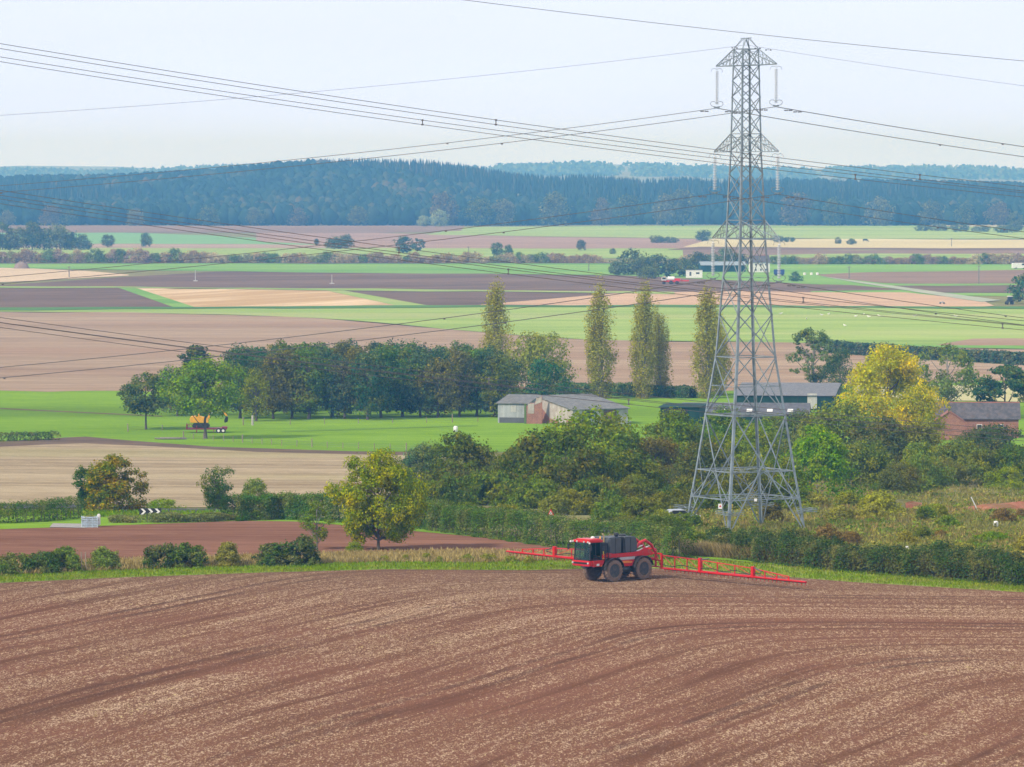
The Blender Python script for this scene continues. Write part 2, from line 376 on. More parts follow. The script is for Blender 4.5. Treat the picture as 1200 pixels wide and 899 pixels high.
ysg = np.concatenate([np.linspace(-400, 140, 12), np.arange(150, 1000, 2.5), np.geomspace(1000, 4200, 40), np.arange(4260, 5700, 60), np.geomspace(5700, 14500, 60)])
GX, GY = np.meshgrid(xs, ysg)
ROUGH = ground_mat('rough_grass', (.13, .15, .05), (.27, .25, .11), (.20, .13, .08), fine=1.2, coarse=.06, stretch=1.5, patch=.45, flecks=.35, fleck_col=(.42, .38, .2), bump=.25)
grid_mesh('ground', GX, GY, T(GX, GY), ROUGH)

def resample(pts, ts):
    pts = np.array(pts, float); x = pts[:, 0]; u = (x - x[0]) / (x[-1] - x[0]); return np.stack([np.interp(ts, u, pts[:, 0]), np.interp(ts, u, pts[:, 1])], -1)
def field(name, near, far, mat, off=.05, cols=90, rows=12, wob=.0):
    """a sheet draped on the ground between two boundary lines"""
    ts = np.linspace(0, 1, cols)
    a = np.array([tuple(ground(*p)) for p in resample(near, ts)]); b = np.array([tuple(ground(*p)) for p in resample(far, ts)])
    for e_, p_ in ((a, 1.3), (b, 4.1)):        # farm boundaries are never ruler straight
        k_ = np.where(e_[:, 1] > 1000, 1.0, 0.0) * e_[:, 1] * .0022; e_[:, 1] += k_ * (np.sin(e_[:, 0] / (e_[:, 1] * .011) + p_) + .7 * np.sin(e_[:, 0] / (e_[:, 1] * .0043) + p_ * 2)) + np.where(e_[:, 1] > 1000, 1, 0) * rng.normal(0, .5, cols) * e_[:, 1] * .0012
    s = np.linspace(0, 1, rows)[:, None]
    X = a[None, :, 0] * (1 - s) + b[None, :, 0] * s; Y = a[None, :, 1] * (1 - s) + b[None, :, 1] * s
    return grid_mesh(name, X, Y, T(X, Y) + off, mat)
def between(near, far, n, lo=0, hi=1200, smin=0.0, smax=1.0):
    """n random ground points between two photo boundary lines"""
    near = np.array(near, float); far = np.array(far, float); out = []
    px = rng.uniform(lo, hi, n); s = rng.uniform(smin, smax, n)
    py = np.interp(px, near[:, 0], near[:, 1]) * (1 - s) + np.interp(px, far[:, 0], far[:, 1]) * s
    a = (px - 600) / F; b = -(py - 449.5) / F; dy = math.cos(PITCH) + b * math.sin(PITCH); dz = -math.sin(PITCH) + b * math.cos(PITCH)
    Y = np.full(n, 500.0)
    for _ in range(40): Y = Y * .4 + .6 * (CAMZ - T(a * Y / dy, Y)) / (-dz / dy)
    X = a * Y / dy; return np.stack([X, Y, T(X, Y)], -1)

E0, E1 = -350, 1550
# palette (linear base colours)
GRASS = ground_mat('meadow_grass', (.125, .235, .018), (.19, .32, .03), (.10, .17, .02), fine=.5, coarse=.02, stretch=5, patch=.5, flecks=.12, fleck_col=(.32, .42, .12))
VERGE = ground_mat('verge_grass', (.15, .22, .035), (.28, .34, .08), (.38, .36, .14), fine=1.6, coarse=.08, stretch=2, patch=.4, flecks=.25, fleck_col=(.45, .42, .2), bump=.15)
FARG = ground_mat('far_crop_green', (.19, .29, .07), (.31, .40, .125), (.36, .38, .17), fine=.12, coarse=.012, stretch=6, patch=.6, rows=16.0, row_amt=.6)
FARG2 = ground_mat('far_grass_green', (.13, .27, .06), (.22, .36, .09), fine=.08, coarse=.01, stretch=6)
TAN = ground_mat('stubble_tan', (.24, .165, .115), (.36, .275, .195), (.30, .19, .13), fine=.5, coarse=.02, stretch=8, rows=9.0, row_amt=.7, patch=.5, flecks=.2, fleck_col=(.52, .45, .33))
PALE = ground_mat('stubble_pale', (.23, .175, .11), (.38, .31, .205), (.30, .29, .13), fine=.9, coarse=.03, stretch=5, rows=5.0, row_amt=.8, ang=R(12), patch=.35, flecks=.3, fleck_col=(.62, .55, .42))
REDS = ground_mat('red_soil', (.15, .072, .048), (.24, .125, .085), (.28, .16, .11), fine=1.2, coarse=.05, stretch=6, rows=2.5, row_amt=.5, patch=.3, flecks=.12, fleck_col=(.40, .30, .22), bump=.1)
PLOW = ground_mat('dark_plough', (.115, .078, .058), (.20, .14, .105), (.165, .105, .075), fine=.2, coarse=.01, stretch=5, rows=12.0, row_amt=.5, ang=R(-25))
PLOW2 = ground_mat('brown_plough', (.16, .108, .078), (.28, .195, .145), (.21, .145, .105), fine=.2, coarse=.01, stretch=5, rows=14.0, row_amt=.5)
ORNG = ground_mat('orange_stubble', (.42, .29, .15), (.60, .47, .31), fine=.1, coarse=.01, stretch=12, rows=22.0, row_amt=1.6, ang=R(-68))
TRACKM = ground_mat('track_soil', (.10, .072, .055), (.17, .12, .09), (.14, .14, .05), fine=.8, coarse=.08, stretch=3, patch=.5)
YTAN = ground_mat('yellow_stubble', (.42, .37, .20), (.54, .48, .28), fine=.05, coarse=.01, stretch=6)

# --- the near field and what borders it
B0 = [(E0, 692), (0, 684), (130, 678), (300, 672), (450, 668), (620, 669), (690, 667), (780, 667), (860, 672), (1000, 683), (1200, 695), (E1, 718)]
V1 = [(E0, 684), (0, 676), (130, 670), (300, 664), (450, 660), (560, 661), (690, 657), (780, 655), (860, 659), (1000, 672), (1200, 688), (E1, 708)]
RB = [(E0, 676), (0, 667), (200, 659), (400, 653), (560, 650), (700, 653), (780, 655), (860, 658.5), (1000, 671.5), (1200, 687.5), (E1, 707)]
C1 = [(E0, 630), (0, 621), (150, 616), (280, 611), (350, 612), (450, 620), (560, 630), (700, 645), (780, 653), (860, 658), (1000, 671), (1200, 687), (E1, 706)]
D1 = [(E0, 614), (0, 607), (60, 605), (110, 606), (200, 613), (280, 606), (350, 606), (450, 614), (560, 624), (700, 640), (780, 648), (860, 655), (1000, 668), (1200, 684), (E1, 703)]
cols_ = 200; ts = np.linspace(0, 1, cols_)
far_ = np.array([tuple(ground(*p)) for p in resample(B0, ts)])
s_ = (np.linspace(0, 1, 150) ** 0.8)[:, None]; nearx = np.linspace(-130, 130, cols_)
FX = nearx[None] * (1 - s_) + far_[None, :, 0] * s_; FY = 170 * (1 - s_) + far_[None, :, 1] * s_
grid_mesh('field', FX, FY, T(FX, FY) + .05, front_field_mat())
field('field_verge', B0, V1, VERGE, .07, 200, 6)
field('field_brown_strip', RB, C1, REDS, .06, 160, 20)
field('road_verge', C1, D1, GRASS, .08, 160, 6)
field('layby_gravel', [(58, 619), (100, 620)], [(62, 614.5), (100, 615)], paint('gravel_grey', (.32, .30, .28), .9, var=.3, scale=1.5), .12, 12, 5)
# a country road runs behind the hedges
ROADM = paint('asphalt', (.055, .055, .058), .85, var=.25, scale=.6)
R1 = [(E0, 598), (0, 592), (100, 592), (180, 597), (280, 597), (400, 598), (520, 603), (650, 614), (780, 628), (900, 640), (1000, 650)]
R0 = [(p[0], p[1] + 4.5) for p in R1]
field('road', R0, R1, ROADM, .10, 120, 4)
# left slope
F0 = [(E0, 596), (0, 591), (100, 591), (180, 595), (280, 595), (480, 596)]
F1 = [(E0, 530), (0, 524), (60, 521), (100, 520), (170, 523), (300, 530), (420, 533), (500, 534)]
field('stubble_field', F0, F1, PALE, .06, 120, 50)
F2 = [(E0, 522), (0, 518), (60, 514), (100, 512), (150, 516.5), (250, 524), (420, 529.5), (500, 531)]
field('soil_track', F1, F2, TRACKM, .07, 120, 6)
M1 = [(E0, 457), (0, 458), (400, 461), (680, 457), (830, 460), (960, 452), (1200, 446), (E1, 446)]
M0 = [(E0, 522), (0, 518), (60, 514), (100, 512), (150, 516.5), (250, 524), (420, 529.5), (620, 530), (800, 527), (1000, 527), (1200, 530), (E1, 530)]
field('meadow', M0, M1, GRASS, .07, 140, 40)
field('meadow_tracks', [(0, 480), (190, 489)], [(0, 478.8), (190, 488)], TRACKM, .12, 40, 3)
field('meadow_track_far', [(330, 507), (560, 500)], [(330, 505.6), (560, 499)], ground_mat('worn_grass', (.10, .19, .03), (.14, .24, .04)), .12, 30, 3)
# --- the plain
I1 = [(E0, 365), (0, 366), (150, 366.5), (360, 372), (480, 382), (600, 393), (700, 399), (1000, 403), (1200, 408), (E1, 415)]
J1 = [(E0, 361), (0, 362), (500, 359.5), (760, 358), (1000, 360), (1200, 362), (E1, 364)]
field('brown_field', M1, I1, TAN, .1, 80, 30)
field('crop_field', I1, J1, FARG, .1, 80, 20)
field('pink_stubble_patch', [(1095, 405), (E1, 409)], [(1140, 398), (E1, 399)], TAN, .25, 20, 4)
field('grass_margin', [(1000, 406), (1200, 410), (E1, 417)], [(1000, 403.5), (1200, 407), (E1, 413)], FARG2, .3, 20, 3)
field('pale_stubble_right', [(1000, 468), (E1, 478)], [(1000, 452), (E1, 452)], ground_mat('yellowed_pasture', (.36, .36, .17), (.46, .43, .25), fine=.5, coarse=.02), .2, 20, 5)
field('ditch_grass', [(E0, 363.5), (0, 364), (500, 361), (800, 360), (E1, 365)], [(E0, 361), (0, 361.5), (500, 358.5), (800, 358), (E1, 362.5)], ground_mat('ditch_grass_dark', (.07, .16, .05), (.12, .22, .06)), .25, 40, 3)
field('ploughed_field', [(E0, 361.5), (0, 361.5), (207, 361.2)], [(E0, 337), (0, 337), (137, 337)], PLOW, .12, 30, 12)
field('green_lane', [(205, 361.3), (230, 361.2)], [(135, 337), (160, 338.5)], FARG2, .16, 8, 10)
field('orange_stubble_field', [(228, 361.2), (490, 359)], [(158, 338), (390, 340)], ORNG, .12, 40, 20)
field('stubble_margin', [(470, 359.4), (505, 359)], [(376, 339.5), (396, 340)], FARG, .2, 6, 10)
field('ploughed_field_middle', [(503, 358.7), (770, 357.5)], [(394, 340.2), (720, 344)], PLOW, .12, 30, 10)
field('grass_line', [(E0, 338), (0, 338), (135, 338), (400, 341), (700, 344), (790, 345)], [(E0, 336.4), (0, 336.6), (135, 336.8), (400, 339), (700, 342), (790, 343)], FARG, .3, 40, 3)
field('ploughed_field_far', [(E0, 336.6), (0, 336.8), (135, 336.9), (400, 339.2), (700, 342), (950, 344)], [(E0, 335.6), (0, 335), (130, 326), (250, 318.5), (400, 319), (720, 323), (950, 333)], PLOW, .13, 60, 10)
field('tan_field_left', [(E0, 334), (0, 331), (130, 324.5), (150, 323.5)], [(E0, 313), (0, 313.5), (100, 318), (150, 322.5)], ground_mat('tan_far', (.46, .36, .24), (.56, .45, .32), fine=.1, coarse=.01, stretch=8), .14, 30, 8)
field('farm_grass', [(700, 340), (780, 342), (1000, 345), (E1, 352)], [(700, 322), (790, 322), (860, 317), (E1, 316)], FARG2, .11, 30, 8)
field('pink_field', [(560, 358), (900, 359), (1110, 361), (1165, 359)], [(720, 344.5), (830, 342), (1060, 343), (1150, 352)], ground_mat('pink_stubble', (.38, .25, .17), (.52, .37, .25), fine=.1, coarse=.01, stretch=8), .17, 30, 8)
field('brown_field_right', [(975, 326), (1040, 333), (1200, 332.5), (E1, 333)], [(955, 322), (1000, 319.5), (1200, 317), (E1, 316)], PLOW2, .18, 30, 6)
field('dark_field_right', [(1085, 343), (1200, 344), (E1, 346)], [(1045, 335), (1200, 335.2), (E1, 335.5)], PLOW, .18, 30, 6)
field('dark_field_by_farm', [(880, 342), (1040, 341), (1060, 340)], [(880, 333), (980, 333.5), (1000, 334.5)], PLOW, .2, 20, 6)
field('farm_lane', [(1010, 333), (1150, 354.5)], [(955, 323), (1175, 353)], ground_mat('lane_grey', (.28, .32, .24), (.36, .38, .30), fine=.3), .26, 30, 3)
K0 = [(E0, 313.5), (0, 314), (240, 318.3), (720, 322.8), (860, 320), (950, 322), (1200, 317), (E1, 316)]
field('green_strip', K0, [(E0, 308), (E1, 308)], FARG2, .15, 50, 5)
field('dark_drain', [(E0, 309.2), (E1, 309.2)], [(E0, 308), (E1, 308)], PLOW, .3, 30, 3)
field('bright_crop_far', [(E0, 303), (E1, 303)], [(E0, 291), (420, 291), (620, 291.5), (E1, 292)], FARG, .15, 40, 6)
field('lilac_field', [(E0, 291.5), (420, 291.2), (620, 291.7), (E1, 292)], [(E0, 285), (150, 285.5), (420, 287), (E1, 288)], ground_mat('lilac_stubble', (.26, .18, .14), (.36, .27, .21), fine=.1, coarse=.01), .14, 40, 5)
field('teal_crop', [(E0, 286), (150, 286), (400, 287)], [(E0, 272.5), (150, 273), (250, 276), (400, 286)], ground_mat('teal_crop_green', (.16, .30, .13), (.20, .36, .16), fine=.08), .16, 30, 6)
field('lilac_field_middle', [(300, 283), (400, 288), (600, 291), (850, 291), (E1, 293)], [(300, 273), (420, 273), (600, 277), (850, 281), (E1, 290)], ground_mat('lilac_stubble2', (.25, .165, .13), (.34, .24, .19), fine=.1, coarse=.01), .18, 50, 6)
field('yellow_field', [(800, 289.5), (1000, 291), (E1, 292)], [(840, 279), (1000, 280), (E1, 281)], YTAN, .2, 30, 5)
field('dark_line_field', [(780, 293), (E1, 294)], [(820, 289.6), (1000, 291), (E1, 292)], PLOW, .22, 30, 3)
field('brown_belt', [(800, 302), (950, 298), (E1, 297)], [(800, 293), (E1, 294)], PLOW2, .2, 30, 4)
field('pale_crop_far', [(500, 275), (600, 277), (850, 280), (E1, 282)], [(545, 266.5), (700, 265), (E1, 264)], FARG, .2, 40, 5)
field('dark_field_far', [(E0, 273), (150, 273), (420, 273.5), (540, 271)], [(E0, 264), (545, 265)], PLOW2, .22, 40, 5)
field('pale_field_far_right', [(1080, 266), (E1, 267)], [(1110, 257), (E1, 256)], YTAN, .5, 20, 4)
# red earth bank on the scrub slope
bx = np.linspace(49, 78, 60); bw = np.linspace(-3.6, 2.4, 12)[:, None]
BX = np.repeat(bx[None], 12, 0) + 0; BY = bank_y(BX) + bw * (1 + .3 * np.sin(BX * 1.3)) * np.clip((BX - 48.5) / 4, .15, 1)
grid_mesh('bare_earth_bank', BX, BY, T(BX, BY) + .10 + rng.normal(0, .03, BX.shape), ground_mat('bank_earth', (.30, .11, .065), (.42, .20, .13), (.20, .15, .07), fine=2.0, coarse=.4, stretch=1.5, patch=.6, bump=.3))

# ------------------------------------------------------------------ foliage tools
def quads_mesh(name, P, Nn, S, mat, asp=.62):
    n = len(P); Nn = Nn / (np.linalg.norm(Nn, axis=1, keepdims=True) + 1e-9)
    r = rng.normal(size=(n, 3)); t = np.cross(Nn, r); t /= np.linalg.norm(t, axis=1, keepdims=True) + 1e-9; b = np.cross(Nn, t)
    S = np.asarray(S).reshape(-1, 1) * np.ones((n, 1))
    V = np.stack([P + t * S * .6, P + b * S * asp * .6, P - t * S * .6, P - b * S * asp * .6], 1).reshape(-1, 3)
    me = bpy.data.meshes.new(name); me.vertices.add(4 * n); me.vertices.foreach_set('co', V.astype(np.float32).ravel())
    me.loops.add(4 * n); me.loops.foreach_set('vertex_index', np.arange(4 * n, dtype=np.int32))
    me.polygons.add(n); me.polygons.foreach_set('loop_start', np.arange(0, 4 * n, 4, dtype=np.int32))
    me.update(calc_edges=True); me.materials.append(mat); return me
def unit(n):
    d = rng.normal(size=(n, 3)); return d / np.linalg.norm(d, axis=1, keepdims=True)
BARK = paint('bark', (.13, .11, .09), .9, var=.35, scale=4)
BARKG = paint('bark_pale', (.24, .22, .19), .9, var=.3, scale=3)
LEAF = foliage_mat('leaves')
LEAF_AUT = foliage_mat('leaves_turning', tint=(.46, .36, .035), tint_amt=.9, nscale=.5, spread=.4)
LEAF_BRN = foliage_mat('leaves_bronze', tint=(.15, .115, .035), tint_amt=.55, nscale=.25)
LEAF_YEL = foliage_mat('leaves_yellow', tint=(.55, .42, .03), tint_amt=.75, nscale=.22, spread=.3)
LEAF_HEDGE = foliage_mat('leaves_hedge', tint=(.18, .15, .07), tint_amt=.5, nscale=.45, spread=.5)

def crown(kind, seed, n, leaf, asp=1.0):
    """crown leaves of a unit tree (height 1, width 1)"""
    global rng
    keep = rng; rng = np.random.default_rng(seed); c = []; rr = []
    if kind == 'broad': nc, z0 = 62, .14
    elif kind == 'stand': nc, z0 = 64, .40
    elif kind == 'oval': nc, z0 = 64, .17
    elif kind == 'bush': nc, z0 = 60, -.04
    elif kind == 'poplar': nc, z0 = 110, .06
    elif kind == 'sparse': nc, z0 = 30, .22
    elif kind == 'ivy': nc, z0 = 60, .0
    elif kind == 'pine': nc, z0 = 26, .22
    else: nc, z0 = 14, .1
    lobes = rng.uniform(0, 6.28, 3)
    while len(c) < nc:
        t = rng.uniform(0, 1); th = rng.uniform(0, 2 * math.pi)
        if kind in ('broad', 'stand'): e = (max(0, 1 - (2 * t - .85) ** 2 / 1.35)) ** .6 * .42
        elif kind == 'oval': e = (max(0, 1 - (2 * t - .9) ** 2 / 1.22)) ** .55 * .43
        elif kind == 'bush': e = math.sqrt(max(0, 1 - t ** 2.4)) * .43
        elif kind == 'poplar': e = min(1, (t + .12) * 2.6) * (1 - t) ** .5 * .46
        elif kind == 'sparse': e = (max(0, 1 - (2 * t - 1) ** 2)) ** .5 * .44
        elif kind == 'ivy': e = .20 + .24 * float(sstep(.35, .7, t)) - .10 * float(sstep(.85, 1.0, t))
        elif kind == 'pine': e = .45 * math.sqrt(max(0, 1 - (1.6 * t - .5) ** 2))
        else: e = math.sqrt(max(0, 1 - (2 * t - 1) ** 2)) * .4
        e *= 1 + .22 * math.sin(2 * th + lobes[0] + 3 * t) + .12 * math.sin(3 * th + lobes[1])
        rad = e * rng.uniform(.35, 1) ** .5
        c.append((rad * math.cos(th), rad * math.sin(th), z0 + (1 - z0 - .07) * t))
        rr.append({'poplar': .12, 'sparse': .10, 'far': .2, 'ivy': .15, 'pine': .12, 'bush': .15, 'broad': .15, 'stand': .14}.get(kind, .14) * rng.uniform(.65, 1.35))
    c = np.array(c) * np.array([asp, asp, 1]); rr = np.array(rr) * math.sqrt(asp) * (1.05 if asp > 1.2 else 1); P = []; Q = []
    per = np.maximum(8, (n * rr ** 2 / np.sum(rr ** 2)).astype(int))
    sc = {'poplar': (.8, .8, 2.2), 'pine': (1.35, 1.35, .55), 'sparse': (1.15, 1.15, .8)}.get(kind, (1.1, 1.1, .82))
    for (p, r_, m) in zip(c, rr, per):
        ns = 9; sub = unit(ns) * r_ * .75 * np.array(sc); sr = r_ * rng.uniform(.35, .65, ns)
        k = rng.integers(0, ns, m); d = unit(m)
        rad = sr[k][:, None] * (rng.uniform(.2, 1, (m, 1)) ** .4)
        pos = p + sub[k] + d * rad * np.array(sc)
        out = pos - np.array([0, 0, p[2] * .6 + .12]); out /= np.linalg.norm(out, axis=1, keepdims=True) + 1e-6
        P.append(pos); Q.append(d * .8 + out * .5 + rng.normal(0, .45, (m, 3)) + np.array([0, 0, .25]))
    P = np.concatenate(P); Q = np.concatenate(Q); P[:, 2] = np.maximum(P[:, 2], .004)
    S = leaf * math.sqrt(asp) * rng.uniform(.6, 1.4, len(P)); out = (P, Q, S, c); rng = keep; return out
def trunk_mb(kind, seed, c, asp):
    """tapered trunk with limbs that reach into the crown (asp = width / height)"""
    r_ = random.Random(seed); mb = MB(); top = {'stand': .7, 'broad': .62, 'oval': .8, 'poplar': .93, 'bush': .25, 'sparse': .8, 'ivy': .6, 'pine': .75}.get(kind, .6)
    w = {'stand': .018, 'broad': .022, 'oval': .017, 'poplar': .018, 'bush': .012, 'sparse': .02, 'ivy': .05, 'pine': .022}.get(kind, .02)
    k = 1 / asp; pts = []; rs = []
    for i in range(7):
        t = i / 6; pts.append((r_.uniform(-.012, .012) * k * (t > 0), r_.uniform(-.012, .012) * k * (t > 0), t * top - .015 * (i == 0))); rs.append(max(.0025, w * (1.25 if i == 0 else 1) * (1 - .8 * t)) * k)
    mb.tube(pts, rs, 8)
    idx = list(range(len(c))); r_.shuffle(idx)
    for j in idx[:({'sparse': 22, 'oval': 16, 'broad': 16, 'poplar': 14}.get(kind, 8))]:
        q = c[j]; zb = max(.1 if kind != 'bush' else .01, min(top * .95, q[2] - .12 - .6 * math.hypot(q[0], q[1]) * asp)); 
        if kind == 'poplar': zb = max(.06, q[2] - .25)
        mid = (q[0] * .45, q[1] * .45, zb + (q[2] - zb) * .35)
        mb.tube([(0, 0, zb), mid, tuple(q)], [w * .42 * k, w * .3 * k, w * .1 * k], 5)
    return mb
_proto = {}
def tree_meshes(kind, v, mat, n, leaf, asp):
    asp = min((.12, .2, .3, .45, .65, .9, 1.25, 1.7, 2.4, 3.3), key=lambda q: abs(math.log(q / asp)))
    key = (kind, v, mat.name, n, asp)
    if key not in _proto:
        P, Q, S, c = crown(kind, 100 * v + len(kind) * 7 + 3, n, leaf, asp)
        cm = quads_mesh('crown', P, Q, S, mat)
        tm = trunk_mb(kind, v, c, 1.0).build('trunk', BARKG if kind in ('poplar', 'sparse') else BARK, None, smooth=True)
        tme = tm.data; bpy.data.objects.remove(tm)
        _proto[key] = (cm, tme, asp)
    return _proto[key]
def tree(name, loc, H, W, colr, label, cat='tree', kind='broad', v=0, mat=None, n=5000, leaf=.03, group=None, rz=None, top='crown', lean=0.0):
    mat = mat or LEAF; asp = W / H
    cm, tm, qa = tree_meshes(kind, v, mat, n, leaf, asp); W = W / qa
    e = empty(name, loc, label, cat, group, rz if rz is not None else random.uniform(0, 6.28))
    e.rotation_euler.x = lean
    c = mesh_obj('foliage' if kind == 'bush' else 'crown', cm, e); c.scale = (W, W, H); j = random.uniform(.88, 1.12); c.color = (colr[0] * j, colr[1] * j, colr[2] * j, 1)
    s = mesh_obj('stem' if kind == 'bush' else 'trunk', tm, e); s.scale = (W, W, H)
    return e
def tree_px(name, px, ytop, Y, wpx, colr, label, **k):
    g = onground(px, Y); k.setdefault('n', 5000)
    H = at(px, ytop, Y).z - g.z; W = wpx / ppm(Y)
    return tree(name, g, H, W * 1.06, colr, label, **k)

def hedge(name, pts, h, w, colr, label, n=16000, leaf=.16, mat=None, gaps=0.0, hvar=.15, cat='hedge', group=None, tops=None):
    """pts: photo points along its foot; a rounded leafy wall of height h and depth w, with twigs inside"""
    P0 = np.array([tuple(ground(*p)) for p in pts]); seg = np.linalg.norm(np.diff(P0[:, :2], axis=0), axis=1); cum = np.concatenate([[0], np.cumsum(seg)]); Lg = cum[-1]
    s = rng.uniform(0, Lg, n); x = np.interp(s, cum, P0[:, 0]); y = np.interp(s, cum, P0[:, 1])
    ph = rng.uniform(0, 6.28, 4); k = 6.28 / 9
    hh = h * (1 + hvar * (np.sin(s * k * .37 + ph[0]) * .5 + np.sin(s * k * 1.3 + ph[1]) * .3 + np.sin(s * k * 3.1 + ph[2]) * .25))
    if tops is not None: hh = hh * np.interp(s / Lg, np.linspace(0, 1, len(tops)), tops)
    a = rng.uniform(-.15 * math.pi, 1.15 * math.pi, n); side = np.cos(a); up = np.clip(np.sin(a), -.4, 1)
    u = np.sign(side) * np.abs(side) ** .6; vz = np.where(rng.uniform(size=n) < .75, np.maximum(up, 0) ** .45, rng.uniform(0, 1, n))
    inner = rng.uniform(.72, 1.04, n); ww = w * (1 + .2 * np.sin(s * k * 2.1 + ph[3])) / 2
    yo = u * ww * inner; z = np.clip(vz, 0.02, 1) * hh * (inner ** .5) + rng.normal(0, .05 * h, n)
    tx = np.interp(s, cum[:-1], np.gradient(P0[:, 0])[:-1]); 
    dx = np.interp(s, (cum[:-1] + cum[1:]) / 2, np.diff(P0[:, 0]) / seg); dy = np.interp(s, (cum[:-1] + cum[1:]) / 2, np.diff(P0[:, 1]) / seg)
    X = x - dy * yo; Yy = y + dx * yo; Z = T(X, Yy) + np.maximum(z, .03)
    Nn = np.stack([-dy * u, dx * u, .5 + vz * .8], -1) + rng.normal(0, .5, (n, 3))
    keep = np.ones(n, bool)
    if gaps > 0: keep = (np.sin(s * k * .8 + ph[1]) + np.sin(s * k * 1.9 + ph[0]) + rng.normal(0, .5, n)) > -2 + gaps * 2.4
    me = quads_mesh('foliage', np.stack([X, Yy, Z], -1)[keep], Nn[keep], (leaf * rng.uniform(.6, 1.4, n))[keep], mat or LEAF_HEDGE)
    c0 = ground(*pts[len(pts) // 2]); e = empty(name, c0, label, cat, group); o = mesh_obj('foliage', me, e); o.location = -Vector(c0); o.color = (*colr, 1)
    mb = MB(); st = max(1.2, Lg / 90)
    for q in np.arange(st / 2, Lg, st):
        xx = float(np.interp(q, cum, P0[:, 0])); yy = float(np.interp(q, cum, P0[:, 1])); zz = float(T(xx, yy))
        for _ in range(2):
            mb.tube([(xx, yy, zz - .1), (xx + random.uniform(-.3, .3), yy + random.uniform(-.2, .2), zz + h * random.uniform(.6, .8))], [.04, .015], 4)
    so = mb.build('stems', BARK, e, fix=False); so.location = -Vector(c0); so['kind'] = 'stuff'; so.name = 'stem'
    return e
def blades(name, P, h, w, mat, label=None, lean=.35):
    """upright grass blades at the points P"""
    n = len(P); hh = h * rng.uniform(.5, 1.3, n); a = rng.uniform(0, 2 * math.pi, n)
    d = np.stack([np.cos(a), np.sin(a), np.zeros(n)], -1); l = rng.normal(0, lean, (n, 3)); l[:, 2] = 1; tip = P + l * hh[:, None]; ww = (w * rng.uniform(.6, 1.4, n))[:, None]
    mid = (P + tip) / 2 + rng.normal(0, .05, (n, 3)) * hh[:, None]
    V = np.stack([P - d * ww * .5, mid - d * ww * .45, tip, mid + d * ww * .45], 1)
    V = np.concatenate([V[:, :, :]], 1).reshape(-1, 3)
    me = bpy.data.meshes.new(name); me.vertices.add(4 * n); me.vertices.foreach_set('co', V.astype(np.float32).ravel())
    me.loops.add(4 * n); me.loops.foreach_set('vertex_index', np.arange(4 * n, dtype=np.int32)); me.polygons.add(n)
    me.polygons.foreach_set('loop_start', np.arange(0, 4 * n, 4, dtype=np.int32)); me.update(calc_edges=True); me.materials.append(mat)
    o = tag(mesh_obj(name, me), label, 'grass', kind='stuff'); return o
ORD = 'first second third fourth fifth sixth seventh eighth ninth tenth eleventh twelfth thirteenth fourteenth fifteenth sixteenth seventeenth eighteenth nineteenth twentieth twenty-first twenty-second twenty-third twenty-fourth'.split()
DARKG = (.035, .07, .03); TEAL = (.028, .062, .04); MIDG = (.06, .105, .03); OLIVE = (.105, .12, .035); LITE = (.10, .17, .035); BRONZE = (.12, .085, .035)
# ------------------------------------------------------------------ the near trees
tree_px('field_maple_tree', 443, 530, 462, 88, (.115, .165, .022), 'yellowing round-crowned tree with a clean pale trunk on the grass edge of the field', kind='oval', v=1, mat=foliage_mat('leaves_half_turned', tint=(.40, .33, .03), tint_amt=.6, nscale=.6, spread=.4), n=34000, leaf=.021)
tree_px('thin_tree', 371, 585, 463, 36, (.10, .15, .04), 'thin wispy light-green tree rising from the end of the dark bushes', kind='sparse', v=2, n=2600, leaf=.035)
tree_px('small_bush', 415, 635, 457, 26, (.075, .12, .03), 'small round green bush left of the yellowing tree', 'bush', kind='bush', v=1, n=2500, leaf=.07, cat='bush') if False else None
def bush_px(px, ytop, Y, w, c, label, name='bush', v=0, n=3500, leaf=.05, mat=None, group=None, lean=0.0):
    return tree_px(name, px, ytop, Y, w, (c[0] * 1.15, c[1] * 1.15, c[2]), label, cat='bush', kind='bush', v=v, n=n, leaf=leaf, mat=mat, group=group, lean=lean)
bush_px(415, 635, 457, 27, (.08, .13, .03), 'small round green bush left of the yellowing tree', v=1, n=3000)
for i, (px, yt, w, c, lb) in enumerate([
    (12, 650, 62, (.055, .085, .03), 'dark clipped bush in the gappy hedge, first from the left edge'),
    (50, 648, 52, (.04, .07, .025), 'dark green bush in the gappy hedge, second from the left edge'),
    (76, 641, 40, (.085, .12, .04), 'paler tall bush in the gappy hedge, third from the left edge'),
    (122, 643, 40, (.09, .12, .045), 'loose light bush with bare stems in the gappy hedge'),
    (190, 640, 46, (.035, .06, .022), 'dense dark bush, left half of the pair under the brown strip'),
    (218, 638, 46, (.045, .075, .025), 'dense dark bush, right half of the pair under the brown strip'),
    (267, 636, 30, (.13, .13, .05), 'small yellowish bush between the two dark bush clumps'),
    (318, 637, 44, (.045, .075, .03), 'dark bush, left half of the clump by the thin wispy tree'),
    (352, 630, 48, (.035, .06, .022), 'dark bush, right half of the clump by the thin wispy tree')]):
    bush_px(px, yt, ground(px, float(np.interp(px, [0, 130, 300, 450], [673.5, 668, 663.5, 661]))).y, w * 1.1, c, lb, v=i % 5, n=6000, leaf=.055, group='bushes of the gappy hedge at the field edge', mat=LEAF_HEDGE)
